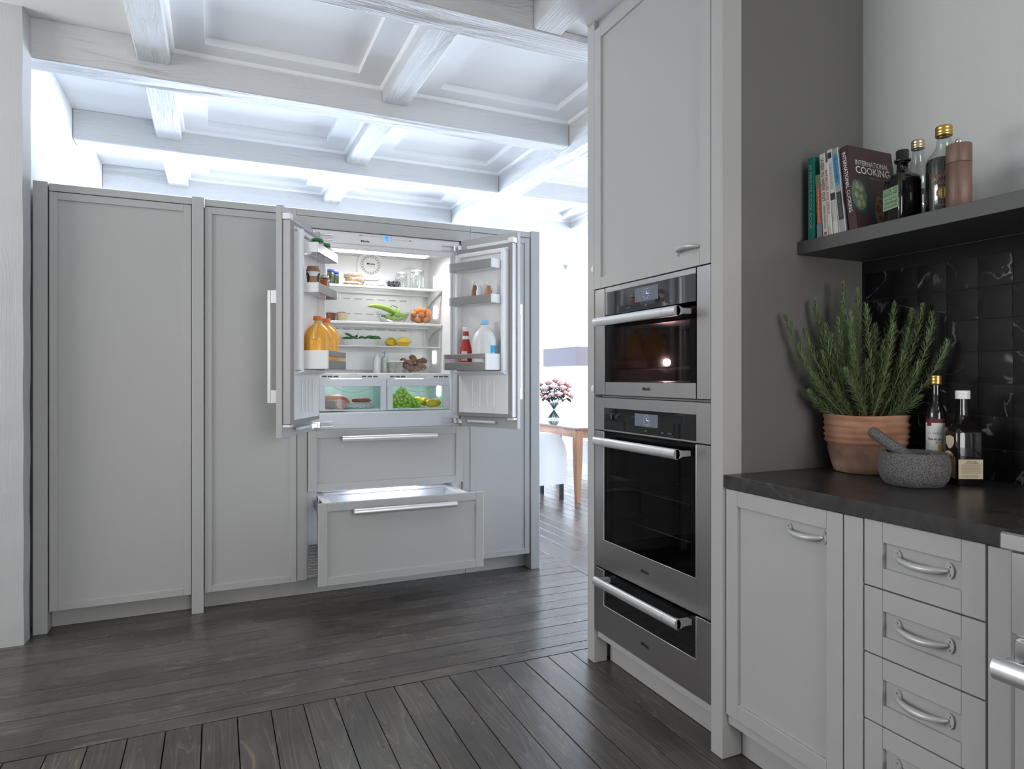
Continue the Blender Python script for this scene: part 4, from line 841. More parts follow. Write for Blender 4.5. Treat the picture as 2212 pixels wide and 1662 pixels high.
# second shelf
def tub(name, label, loc, r0, r1, h, content, lid, lidm, top=None):
    t, p = item(name, label, 'tub', loc, 0, 'dessert tubs'); n = 36; rings = []
    for z, k in ((0, 0), (0.002, 0.03), (h*0.86, 0.9), (h*0.88, 1.0)):
        rr_ = r0+(r1-r0)*k; rings.append(([((rr_+0.0009*(i % 2))*math.cos(2*PI*i/n), (rr_+0.0009*(i % 2))*math.sin(2*PI*i/n)) for i in range(n)], z))
    mb = MB(); mb.rect_lathe(rings); mb.cap(rings[0][0], 0, False); mb.cap(rings[-1][0], h*0.88); p('body', mb, content)
    p('rim', MB().lathe([(r1*0.9, h*0.89), (r1*1.07, h*0.89), (r1*1.07, h*0.925), (r1*0.9, h*0.925)], 32), lid)
    p('lid', MB().lathe([(0, h), (r1*0.72, h), (r1*0.78, h*0.925), (0, h*0.924)], 28), lidm)
tub('dessert_tub', 'brown chocolate dessert tub with clear lid behind the orange juice', (0.650, 4.24, Z2), 0.032, 0.037, 0.060, cm('chocolate dessert', (0.16, 0.055, 0.035), 0.35, var=0.2), M['g_frost'], M['g_frost'])
tub('dessert_tub', 'cream dessert tub with red lid next to the chocolate one', (0.726, 4.245, Z2), 0.030, 0.0345, 0.063, cm('cream dessert', (0.72, 0.60, 0.36), 0.4, var=0.1), M['g_frost'], cm('red lid', (0.55, 0.03, 0.05), 0.35))
t, p = item('glass_bowl', 'oval clear glass bowl holding the long green peppers', 'bowl', (1.055, 4.25, Z2), 0, 'clear glass bowls')
mb = MB(); prof = [(0.0, 0.0), (0.55, 0.0), (0.66, 0.006), (0.93, 0.055), (1.0, 0.075), (1.02, 0.076)]
mb.lathe(prof, 40); mb.v = [(x*0.112, y*0.075, z) for x, y, z in mb.v]; p('bowl', mb, M['g_clear'])
pep = cm('pale green pepper', (0.33, 0.50, 0.09), 0.32, var=0.25, bscale=9); pstem = cm('dark green stem', (0.04, 0.10, 0.03), 0.5)
def pepper(label, pts, r, stem_pts, stem_r=0.0025):
    base = Vector(pts[0]); t, p = item('green_pepper', label, 'pepper', tuple(base), 0, 'long green peppers in the bowl')
    n = len(pts); P_ = [Vector(q)-base for q in pts]
    rad = [r*(0.55+0.45*min(1, i/1.5)) if i < 2 else r*max(0.12, 1-((i-1)/(n-2))**2.2*0.9) for i in range(n)]
    p('body', MB().tube(P_, rad, 12), pep); p('stem', MB().tube([Vector(q)-base for q in stem_pts], stem_r, 7), pstem)
zz = Z2
pepper('longest green pepper jutting far over the bowl rim', [(1.075, 4.235, zz+0.062), (1.06, 4.232, zz+0.075), (1.02, 4.23, zz+0.094), (0.975, 4.228, zz+0.107), (0.93, 4.226, zz+0.112), (0.895, 4.225, zz+0.108), (0.882, 4.224, zz+0.104)], 0.0205, [(1.075, 4.235, zz+0.062), (1.085, 4.232, zz+0.052), (1.098, 4.23, zz+0.040)])
pepper('upright green pepper with dark hooked stem standing in the bowl', [(1.088, 4.25, zz+0.103), (1.089, 4.25, zz+0.093), (1.092, 4.25, zz+0.075), (1.085, 4.25, zz+0.052), (1.070, 4.25, zz+0.035), (1.055, 4.25, zz+0.028)], 0.0160, [(1.088, 4.25, zz+0.103), (1.078, 4.25, zz+0.114), (1.055, 4.25, zz+0.120), (1.042, 4.25, zz+0.112), (1.036, 4.25, zz+0.098)])
pepper('green pepper lying along the bowl with its tip at the far rim', [(1.060, 4.215, zz+0.052), (1.072, 4.213, zz+0.055), (1.10, 4.212, zz+0.058), (1.13, 4.215, zz+0.057), (1.153, 4.22, zz+0.066)], 0.0155, [(1.060, 4.215, zz+0.052), (1.05, 4.21, zz+0.058), (1.04, 4.205, zz+0.060)])
pepper('green pepper at the bottom front of the bowl with blunt dark stem', [(0.998, 4.215, zz+0.046), (1.010, 4.212, zz+0.042), (1.04, 4.208, zz+0.032), (1.08, 4.208, zz+0.028), (1.12, 4.215, zz+0.036), (1.145, 4.225, zz+0.046)], 0.0160, [(0.998, 4.215, zz+0.046), (0.982, 4.213, zz+0.046), (0.968, 4.21, zz+0.042)], 0.0035)
pepper('short green pepper under the longest one, stem towards the viewer', [(1.035, 4.200, zz+0.050), (1.03, 4.21, zz+0.050), (1.02, 4.23, zz+0.048), (1.01, 4.26, zz+0.046), (1.005, 4.285, zz+0.048)], 0.0170, [(1.035, 4.200, zz+0.050), (1.037, 4.190, zz+0.048)], 0.0045)
t, p = item('glass_bowl', 'round clear glass bowl piled with apricots', 'bowl', (1.247, 4.25, Z2), 0, 'clear glass bowls')
p('bowl', MB().lathe([(0, 0), (0.042, 0), (0.050, 0.006), (0.070, 0.040), (0.078, 0.068), (0.0795, 0.069)], 36), M['g_clear'])
apr = cm('apricot skin', (0.72, 0.25, 0.07), 0.5, var=0.28, bscale=16)
proto = None
spots = [(-.030, -.022, .030), (.024, -.028, .030), (.0, .028, .030), (.048, .012, .042), (-.047, .012, .042), (-.052, -.012, .066), (-.008, -.036, .063), (.040, -.022, .066), (.014, .014, .070), (-.026, -.004, .092), (.014, -.014, .094), (.052, .014, .085)]
where = ['at the base of the bowl, in front of the dessert side', 'at the base of the bowl, front', 'at the base of the bowl, rear', 'low against the glass on the lamp side', 'low against the glass on the pepper side', 'at the rim beside the peppers', 'at the rim in front', 'at the front rim on the lamp side', 'in the middle of the pile', 'on top of the pile, pepper side', 'on top of the pile, centre', 'high on the pile, lamp side']
for (dx, dy, dz), wh in zip(spots, where):
    if proto is None:
        proto, p = item('apricot', 'apricot '+wh, 'apricot', (1.247+dx, 4.25+dy, Z2+dz), 0, 'apricots in the glass bowl')
        p('flesh', MB().ell((0, 0, 0), (0.0232, 0.0215, 0.0220), 18, 12, None, lambda x, y, z: 1-0.07*max(0, 1-abs(x)*7)*max(0, -y)), apr); p('stem_scar', MB().ell((0, 0, 0.0214), (0.003, 0.003, 0.0012), 8, 4), pstem)
    else: dup(proto, None, (1.247+dx, 4.25+dy, Z2+dz), random.uniform(0, 6), 'apricot '+wh)
# third shelf
t, p = item('serving_dish', 'white oval dish of small dark green chillies', 'dish', (0.845, 4.25, Z3))
mb = MB(); mb.lathe([(0, 0), (0.78, 0), (0.84, 0.004), (0.97, 0.038), (1.0, 0.040), (0.97, 0.040), (0.82, 0.008), (0, 0.007)], 44); mb.v = [(x*0.128, y*0.06, z) for x, y, z in mb.v]; p('dish', mb, M['white'])
chil = cm('dark green chilli', (0.018, 0.10, 0.022), 0.3, var=0.4, bscale=20)
cs_ = [((-.115, .0, .046), (-.05, -.01, .044), 'at the dish end near the juice'), ((-.10, -.01, .078), (-.045, -.015, .048), 'standing up highest out of the dish'), ((-.075, -.02, .050), (-.02, -.02, .046), 'lying in front of the highest one'), ((-.022, -.01, .068), (-.034, .0, .040), 'short, poking straight up'), ((-.015, -.02, .048), (.025, -.01, .056), 'bent, in the middle'), ((.02, -.01, .048), (.085, -.015, .062), 'long, lying along the dish'), ((.06, .0, .050), (.125, -.01, .060), 'long, its tip raised towards the yellow fruit'), ((.075, -.03, .047), (.13, -.025, .049), 'at the dish end near the yellow fruit')]
for a, b_, wh in cs_:
    t, p = item('green_chilli', 'dark green chilli '+wh, 'chilli', (0.845+a[0], 4.25+a[1], Z3+a[2]), 0, 'chillies in the white dish')
    d_ = Vector(b_)-Vector(a); m_ = d_*0.5+Vector((0, 0, 0.006))
    pts = [Vector((0, 0, 0)), d_*0.15+Vector((0, 0, .003)), m_, d_*0.8+Vector((0, 0, .003)), d_]
    p('body', MB().tube(pts, [0.003, 0.0075, 0.0085, 0.006, 0.0012], 9), chil); p('stem', MB().tube([Vector((0, 0, 0)), -d_.normalized()*0.012+Vector((0, 0, .003))], 0.0014, 5), pstem)
yel = cm('yellow star fruit skin', (0.72, 0.50, 0.04), 0.32, var=0.2, bscale=12)
def starfruit(label, loc, L, r, rz, tilt):
    t, p = item('star_fruit', label, 'fruit', loc, rz, 'yellow star fruits'); mb = MB(Matrix.Translation((0, 0, r*0.86)) @ Matrix.Rotation(tilt, 4, 'X')); vs = []; n = 40; k = 15
    for j in range(k):
        t_ = j/(k-1); e = math.sin(PI*min(1, max(0.0, t_)))**0.62 if 0 < t_ < 1 else 0.02
        for i in range(n):
            a = 2*PI*i/n; q = r*e*(0.80+0.20*abs(math.cos(2.5*a))**0.8*1.0); vs.append((L*(t_-0.5), q*math.cos(a), q*math.sin(a)))
    fs = [(j*n+i, j*n+(i+1) % n, (j+1)*n+(i+1) % n, (j+1)*n+i) for j in range(k-1) for i in range(n)]
    mb.add(vs, fs, True); p('body', mb, yel); p('tip', MB().cyl((L*0.49, 0, r*0.9), (L*0.49+0.008, 0, r*0.95), 0.003, 0.0015, 7), cm('star fruit tip', (0.5, 0.36, 0.05), 0.5))
starfruit('yellow star fruit partly behind the other, nearer the white dish', (1.050, 4.275, Z3), 0.086, 0.034, 0.25, 0.2)
starfruit('larger yellow star fruit lying in front at the shelf edge side', (1.122, 4.235, Z3), 0.100, 0.035, -0.1, 0.5)
# on the crisper cover
def milk_bottle(label, loc, mark):
    t, p = item('milk_bottle', label, 'bottle', loc, 0, 'small glass milk bottles'); r = 0.0265
    p('milk', MB().lathe(closed([(r*0.92, 0.002), (r*0.95, 0.006), (r*0.95, 0.080), (r*0.60, 0.104), (r*0.60, 0.112)]), 22), cm('milk', (0.86, 0.86, 0.85), 0.4))
    p('glass', MB().lathe([(0, 0), (r*0.95, 0), (r, 0.005), (r, 0.082), (r*0.9, 0.095), (r*0.66, 0.108), (r*0.64, 0.126), (r*0.74, 0.130), (r*0.74, 0.138), (r*0.66, 0.140)], 24), M['g_clear'])
    p('cap', MB().lathe([(0, 0.1375), (r*0.70, 0.1365), (r*0.72, 0.130)], 22), M['g_frost'])
    if mark: p('clip', MB().tube([(-0.006, -r*0.7, 0.105), (-0.006, -r*0.82, 0.125), (-0.004, -r*0.6, 0.141)], 0.0022, 6), cm('blue clip', (0.05, 0.12, 0.45), 0.4))
milk_bottle('small glass milk bottle without clip, nearer the orange juice', (0.938, 4.19, Z4), False)
milk_bottle('small glass milk bottle with blue wire clip on its neck', (0.996, 4.225, Z4), True)
t, p = item('plastic_tub', 'square clear plastic tub with white lid and grey green filling', 'tub', (1.048, 4.15, Z4))
def sq(w, d, r): return rrect(w, d, r, 3)
mb = MB(); rg_ = [(sq(0.076, 0.07, 0.01), 0), (sq(0.086, 0.08, 0.01), 0.072)]; mb.rect_lathe(rg_, smooth=True); mb.cap(rg_[0][0], 0, False); p('tub', mb, M['g_clear'])
mb = MB(); rg_ = [(sq(0.073, 0.067, 0.01), 0.002), (sq(0.080, 0.075, 0.01), 0.066)]; mb.rect_lathe(rg_, smooth=True); mb.cap(rg_[0][0], 0.002, False); mb.cap(rg_[1][0], 0.066); p('filling', mb, cm('herb filling', (0.36, 0.37, 0.32), 0.6, var=0.75, bscale=60))
mb = MB(); rg_ = [(sq(0.092, 0.086, 0.012), 0.071), (sq(0.093, 0.087, 0.012), 0.080)]; mb.rect_lathe(rg_); mb.cap(rg_[0][0], 0.071, False); mb.cap(rg_[1][0], 0.080); p('lid', mb, M['white'])
t, p = item('glass_bowl', 'square clear glass bowl full of brown mushrooms', 'bowl', (1.195, 4.245, Z4), 0, 'clear glass bowls')
mb = MB(); rg_ = [(sq(0.15, 0.10, 0.02), 0), (sq(0.168, 0.115, 0.02), 0.006), (sq(0.200, 0.145, 0.022), 0.070)]; mb.rect_lathe(rg_, smooth=True); mb.cap(rg_[0][0], 0, False); p('bowl', mb, M['g_clear'])
capm = cm('brown mushroom cap', (0.20, 0.105, 0.065), 0.6, var=0.35, bscale=25); stm = cm('mushroom stalk', (0.55, 0.46, 0.40), 0.7)
proto = None
ms = [(-.075, .0, .082, .4, 'at the end nearest the white lidded tub'), (-.060, -.03, .040, 1.2, 'low against the glass on the tub side'), (-.030, -.035, .030, .2, 'low in front, second from the tub'), (.010, -.035, .034, 2.2, 'low in front, middle'), (.058, -.032, .040, 3.0, 'low in front on the lamp side'), (-.036, -.015, .072, 1.0, 'mid height behind the tub edge'), (.0, -.008, .086, 4.0, 'in the upper middle, cap towards the viewer'), (-.004, .012, .106, .6, 'on the very top of the heap'), (.040, -.005, .078, 5.0, 'upper, its stalk showing'), (.074, .0, .088, .9, 'upper at the lamp end'), (.060, .035, .055, 2.0, 'at the rear of the lamp end'), (-.03, .035, .055, 3.3, 'at the rear of the tub side'), (.022, .020, .060, 1.7, 'in the heart of the heap'), (.034, -.038, .058, 5.6, 'in front, just under the topmost ones'), (-.056, .018, .060, 4.4, 'behind the tub, mid height'), (.0, .040, .075, 2.8, 'at the very back of the heap')]
for dx, dy, dz, rz, wh in ms:
    if proto is None:
        proto, p = item('mushroom', 'brown mushroom '+wh, 'mushroom', (1.195+dx*.93, 4.245+dy*.93, Z4+dz*.96), rz, 'mushrooms in the glass bowl')
        L = Matrix.Rotation(0.5, 4, 'X'); p('cap', MB(L).lathe([(0, 0.021), (0.012, 0.0195), (0.021, 0.013), (0.0255, 0.003), (0.0245, -0.006), (0.018, -0.011), (0.008, -0.009)], 22), capm); p('stalk', MB(L).cyl((0, 0, -0.005), (0.001, 0, -0.021), 0.0085, 0.0095, 10), stm)
    else: dup(proto, None, (1.195+dx*.93, 4.245+dy*.93, Z4+dz*.96), rz, 'brown mushroom '+wh)
# crisper contents
t, p = item('meat_joint', 'large reddish roast joint at the back of the meat drawer', 'meat', (0.670, 4.14, ZC))
mb = MB(Matrix.Rotation(-0.25, 4, 'Z') @ Matrix.Rotation(0.1, 4, 'Y')); mb.ell((0, 0, 0.044), (0.088, 0.05, 0.046), 22, 14, None, lambda x, y, z: 1+0.06*math.sin(5*x+3*y)); p('meat', mb, cm('smoked meat', (0.62, 0.17, 0.08), 0.45, var=0.65, bscale=30, bump=0.6)); 
p('cut_face', MB().ell((0.066, -0.012, 0.040), (0.016, 0.034, 0.030), 14, 9), cm('pink meat', (0.55, 0.27, 0.28), 0.45, var=0.2, bscale=30))
t, p = item('cooked_ham', 'cut cooked ham with a pale pink face in front of the roast joint', 'ham', (0.648, 4.065, ZC))
mb = MB(); mb.ell((-0.018, 0, 0.030), (0.052, 0.032, 0.030), 18, 11); p('rind', mb, cm('ham rind', (0.20, 0.08, 0.045), 0.5, var=0.4, bscale=30))
mb = MB(); mb.prism([(0.030*math.cos(a)*1.0, 0.031+0.029*math.sin(a)) for a in [2*PI*i/22 for i in range(22)]], -0.034, -0.020, 'y'); mb.v = [(z_*0.0+x_+0.03-0.0, y_, z_) for x_, y_, z_ in mb.v]
mb.v = [(0.024+(z_-0.0)*0, y_, z_) if False else (x_, y_, z_) for x_, y_, z_ in mb.v]
hm = MB(Matrix.Translation((0.034, -0.020, 0.031)) @ Matrix.Rotation(0.45, 4, 'Z')); hm.prism([(0.029*math.sin(a), 0.036*math.cos(a)) for a in [2*PI*i/24 for i in range(24)]], -0.014, 0.012, 'y'); p('cut_face', hm, cm('ham pink', (0.74, 0.38, 0.38), 0.45, var=0.12, bscale=40))
t, p = item('salami', 'white moulded salami lying along the front of the meat drawer', 'salami', (0.805, 4.085, ZC))
sm_ = speckle('salami rind', (0.74, 0.73, 0.73), (0.18, 0.11, 0.11), 190, 0.8, 0.60)
p('body', MB().tube([(-0.096, 0, 0.017), (-0.090, 0, 0.018), (-0.07, 0, 0.0195), (0, -0.003, 0.0205), (0.07, 0, 0.0195), (0.088, 0.002, 0.018), (0.094, 0.002, 0.017)], [0.004, 0.013, 0.0185, 0.020, 0.0185, 0.012, 0.004], 16), sm_); p('string', MB().tube([(-0.096, 0, 0.017), (-0.104, -0.004, 0.010)], 0.0014, 5), stm)
sau = cm('red sausage', (0.42, 0.09, 0.06), 0.35, var=0.2)
for x, lab in ((0.795, 'short red sausage on the salami, its end behind the other'), (0.838, 'short red sausage on the salami, lying in front')):
    t, p = item('sausage', lab, 'sausage', (x, 4.082 if x > 0.8 else 4.10, ZC+0.0395), 0, 'red sausages on the salami')
    p('body', MB().tube([(-0.034, 0, 0.012), (-0.031, 0, 0.0125), (-0.02, 0, 0.0135), (0.02, 0, 0.0135), (0.031, 0, 0.0125), (0.034, 0, 0.012)], [0.003, 0.009, 0.0125, 0.0125, 0.009, 0.003], 14), sau); p('tied_end', MB().tube([(0.034, 0, 0.012), (0.040, 0, 0.013)], [0.0025, 0.004], 6), sau)
t, p = item('grapes', 'bunch of green grapes in the fruit drawer', 'grapes', (1.092, 4.11, ZC))
gm = mat('green grape', (0.42, 0.66, 0.06), 0.25, var=0.25, bscale=12); gs = None; rr = random.Random(11); placed = []
for tries in range(4000):
    x = rr.uniform(-.092, .098); y = rr.uniform(-.05, .045); hmax = 0.122*math.exp(-((x+0.012)/0.052)**2)+0.045*math.exp(-((x-0.07)/0.04)**2)+0.035*math.exp(-((x+0.075)/0.03)**2); z = rr.uniform(0.011, max(0.012, hmax))
    if z > hmax or any((x-a)**2+(y-b2)**2+(z-c2)**2 < 0.0192**2 for a, b2, c2 in placed): continue
    placed.append((x, y, z))
gme = make_mesh('grape', MB().ell((0, 0, 0), (0.0118, 0.0118, 0.0125), 12, 8), gm)
for q in placed[:150]:
    o = bpy.data.objects.new('grape', gme); C.objects.link(o); o.parent = t; o.location = q
p('stalk', MB().tube([(-0.02, 0, 0.11), (-0.01, 0.005, 0.08), (0.03, 0, 0.05), (0.06, 0, 0.03)], 0.0025, 6), pstem)
lemm = cm('lemon skin', (0.88, 0.60, 0.02), 0.4, bump=0.3, bscale=120, var=0.08); proto = None
for x, y, z, rz, wh in ((1.268, 4.075, 0.0, 0.15, 'nearest the drawer front'), (1.243, 4.16, 0.008, 1.3, 'behind the front one, its tip turned to the viewer'), (1.212, 4.20, 0.012, 0.5, 'partly behind the grapes'), (1.302, 4.13, 0.0, 2.4, 'beside the drawer lamp')):
    if proto is None:
        proto, p = item('lemon', 'yellow lemon '+wh, 'lemon', (x, y, ZC+z), rz, 'lemons in the fruit drawer')
        p('skin', MB().ell((0, 0, 0.0285), (0.043, 0.029, 0.0285), 20, 12, Matrix.Identity(4), lambda a, b2, c2: 1.0), lemm); p('nipple', MB().ell((0.043, 0, 0.0285), (0.006, 0.006, 0.006), 10, 6), lemm); p('stem_end', MB().ell((-0.0425, 0, 0.0285), (0.003, 0.004, 0.004), 8, 5), pstem)
    else: dup(proto, None, (x, y, ZC+z), rz, 'yellow lemon '+wh)
# ---- in the open doors
red = cm('tomato red', (0.42, 0.025, 0.02), 0.35, var=0.2); grn = cm('green lid', (0.02, 0.22, 0.05), 0.35)
jar('sauce_jar', 'red sauce jar with green lid in the top door bin, nearer the door edge', world(TL, 0.270, 0.121, 1.9125), 0.031, 0.083, grn, red, 'sauce jars with green lids', neck=0.95)
jar('sauce_jar', 'red sauce jar with green lid in the top door bin, nearer the hinge', world(TL, 0.150, 0.121, 1.9125), 0.031, 0.083, grn, red, 'sauce jars with green lids', neck=0.95)
t, p = item('coffee_cup', 'takeaway style coffee cup with brown lid and tan sleeve in the middle door bin', 'cup', world(TL, 0.338, 0.1205, 1.7108), 0)
p('cup', MB().lathe([(0, 0), (0.024, 0), (0.034, 0.108), (0.032, 0.108)], 28), M['white']); p('sleeve', MB().lathe([(0.0249, 0.004), (0.0318, 0.078), (0.0322, 0.078)], 28), cm('tan sleeve', (0.60, 0.38, 0.19), 0.6))
p('lid', MB().lathe([(0.035, 0.104), (0.0365, 0.106), (0.0365, 0.112), (0.033, 0.115), (0.031, 0.128), (0.029, 0.130), (0.026, 0.126), (0, 0.126)], 28), cm('brown lid', (0.32, 0.14, 0.045), 0.35))
for a in (-2.83, -0.49):
    mb = MB()
    for i in range(20):
        q0, q1 = 2*PI*i/20, 2*PI*(i+1)/20
        def rim(q, k): 
            th = a+k*0.58*math.cos(q); z = 0.072+k*0.027*math.sin(q); r_ = 0.0255+0.0095*(z/0.108); return (r_*1.02*math.cos(th), r_*1.02*math.sin(th), z)
        mb.add([rim(0, 0), rim(q0, 1), rim(q1, 1)], [(0, 1, 2)])
    em = p('emblem', mb, M['ink']); 
    for s_, dz in (('C', 0.011), ('L', -0.011)): text('lettering', s_, M['inkwhite'], em, None, None, None, 0.008, 0.011, bend=(0, 0, 0.0335, a+0.05, 0.070+dz), local=True, bold=0.03)
jar('preserve_jar', 'jar of orange red preserve with gold lid behind the coffee cup', world(TL, 0.160, 0.121, 1.7108), 0.030, 0.110, M['palegold'], cm('orange preserve', (0.50, 0.10, 0.02), 0.3, var=0.4, bscale=30), neck=0.80)
oj = cm('orange juice', (0.92, 0.44, 0.05), 0.3, var=0.04); ocap = cm('orange cap', (0.85, 0.20, 0.02), 0.35)
def jug(name, label, loc, r, h, juice, capm, rz, group):
    t, p = item(name, label, 'bottle', loc, rz, group); hb = h-0.040
    body = [(r*0.9, 0), (r, 0.010), (r, h*0.50), (r*0.985, h*0.52), (r, h*0.54), (r*0.975, h*0.60), (r*0.92, h*0.66), (r*0.82, h*0.72), (r*0.68, h*0.77), (r*0.50, h*0.815), (r*0.34, h*0.845), (r*0.275, h*0.865), (r*0.27, h*0.90)]
    p('bottle', MB().lathe([(0, 0)]+body, 32), juice)
    hp = [(r*0.30*math.cos(-1.95), r*0.30*math.sin(-1.95), h*0.855)]
    for k, z in ((0.62, h*0.80), (0.86, h*0.715), (0.99, h*0.62), (1.02, h*0.54)): hp.append((r*k*math.cos(-1.95), r*k*math.sin(-1.95), z))
    p('grip', MB().tube(hp, [r*0.10, r*0.13, r*0.13, r*0.13, r*0.11], 10), juice if capm is not ocap else cm('pale juice plastic', (0.84, 0.50, 0.12), 0.3))
    p('neck', MB().lathe([(r*0.27, h*0.885), (r*0.27, h*0.915), (r*0.31, h*0.915), (r*0.31, h*0.925), (r*0.25, h*0.925)], 24), M['g_frost'])
    p('cap', MB().lathe([(r*0.335, h*0.925), (r*0.335, h*0.99), (r*0.31, h), (0, h)], 24), capm)
    return t, p
jug('juice_jug', 'orange juice jug with its grip facing out, nearer the door edge', world(TL, 0.312, 0.136, 1.3228), 0.070, 0.266, oj, ocap, 0, 'orange juice jugs')
jug('juice_jug', 'orange juice jug half hidden behind the other one', world(TL, 0.176, 0.139, 1.3228), 0.064, 0.266, oj, ocap, 1.9, 'orange juice jugs')
milkp = cm('cloudy milk jug', (0.74, 0.75, 0.76), 0.35)
t, p = jug('milk_jug', 'large cloudy milk jug with pale blue cap in the open door', world(TR, 0.308, 0.137, 1.3228), 0.070, 0.282, milkp, cm('pale blue cap', (0.25, 0.62, 0.85), 0.4), 2.2, None)
mb = MB(); mb.lathe([(0.0704, 0.055), (0.0704, 0.135)], 12, a0=-3.62, a1=-2.72); lb = p('label', mb, cm('cyan label', (0.02, 0.38, 0.68), 0.5))
thl = -3.20
text('lettering', 'Oat', M['inkwhite'], lb, None, None, None, 0.044, 0.022, bend=(0, 0, 0.0708, thl, 0.085), local=True, bold=0.03)
t, p = item('ketchup_bottle', 'red ketchup bottle with white cap in the open door', 'bottle', world(TR, 0.166, 0.139, 1.3228))
p('bottle', MB().lathe([(0, 0), (0.034, 0), (0.036, 0.006), (0.036, 0.10), (0.033, 0.125), (0.020, 0.180), (0.0165, 0.210), (0.0165, 0.226)], 24), red)
p('neck_band', MB().lathe([(0.0222, 0.177), (0.0192, 0.196)], 24), M['white']); p('cap', MB().lathe([(0.0175, 0.224), (0.0185, 0.226), (0.0185, 0.246), (0.017, 0.249), (0, 0.249)], 20), M['white'])
p('label', MB().lathe([(0.0364, 0.05), (0.0364, 0.105)], 14, a0=-2.75, a1=-1.75), M['paper'])
for s_, o_, h_, colr, lab in ((0.222, 0.126, 0.130, (0.22, 0.13, 0.05), 'small bottle of brown drink in the door, nearest the hinge'), (0.268, 0.136, 0.116, (0.72, 0.73, 0.74), 'small bottle of white drink between the brown and the amber one'), (0.330, 0.126, 0.116, (0.42, 0.20, 0.11), 'small bottle of amber drink in the door, nearest the door edge')):
    t, p = item('small_bottle', lab, 'bottle', world(TR, s_, o_, 1.7108), 0, 'small drink bottles in the door bin'); c_ = cm('drink %.2f' % colr[0], colr, 0.3)
    p('drink', MB().lathe(closed([(0.018, 0.001), (0.019, 0.004), (0.019, h_*0.58), (0.012, h_*0.78), (0.0105, h_*0.82)]), 18), c_)
    p('cap', MB().lathe([(0.0115, h_*0.83), (0.0145, h_*0.86), (0.0145, h_*0.97), (0.013, h_), (0, h_)], 18), M['g_frost'])

# ================================================================== ON THE WORKTOP
WZ = 0.9482
pot = thing('rosemary_pot', 'large ribbed terracotta pot of rosemary in the corner of the black worktop', 'plant', (2.035, 1.555, WZ))
prof = [(0, 0), (0.088, 0), (0.100, 0.004), (0.108, 0.03), (0.118, 0.075), (0.122, 0.098)]
rz_ = [(0.126, 0.102), (0.1305, 0.107), (0.1265, 0.113), (0.1275, 0.119), (0.1335, 0.126), (0.128, 0.133), (0.1285, 0.138), (0.1345, 0.146), (0.1285, 0.154), (0.1295, 0.159), (0.1345, 0.166), (0.129, 0.174), (0.1295, 0.180), (0.1335, 0.188), (0.1345, 0.194), (0.133, 0.198), (0.124, 0.198), (0.120, 0.18)]
mb = MB(); mb.lathe(prof+rz_, 56)
mb.v = [(x*(1+0.008*math.sin(9*z*20+3*math.atan2(y, x))), y*(1+0.008*math.sin(9*z*20+3*math.atan2(y, x))), z+0.0015*math.sin(3*math.atan2(y, x))*(z/0.2)) for x, y, z in mb.v]
put('pot', mb, M['pot'], pot, True); put('soil', MB().lathe([(0.1215, 0.182), (0.06, 0.188), (0, 0.186)], 32), M['soil'], pot, True)
tips = [(1.843, 1.725, 1.493), (1.939, 1.682, 1.545), (2.026, 1.643, 1.534), (2.031, 1.641, 1.606), (2.077, 1.620, 1.581), (2.197, 1.566, 1.534), (2.251, 1.541, 1.509), (2.286, 1.525, 1.529), (2.319, 1.511, 1.501), (2.366, 1.489, 1.398), (2.134, 1.594, 1.457), (2.106, 1.607, 1.529), (1.955, 1.675, 1.189), (2.275, 1.531, 1.200), (1.894, 1.702, 1.359), (2.049, 1.632, 1.457), (2.16, 1.58, 1.40), (1.99, 1.65, 1.42), (2.22, 1.55, 1.36), (2.10, 1.60, 1.33), (1.93, 1.68, 1.28), (2.03, 1.63, 1.30), (2.17, 1.57, 1.28), (1.905, 1.695, 1.44), (2.24, 1.545, 1.44), (2.06, 1.625, 1.38), (2.12, 1.60, 1.26), (2.00, 1.65, 1.24), (1.92, 1.69, 1.22), (2.20, 1.56, 1.24), (2.08, 1.62, 1.23), (1.96, 1.67, 1.36), (2.27, 1.53, 1.32), (2.01, 1.645, 1.48), (2.055, 1.63, 1.50), (2.15, 1.585, 1.34), (1.97, 1.665, 1.46), (2.19, 1.565, 1.46), (2.23, 1.55, 1.29)]
rl = random.Random(21)
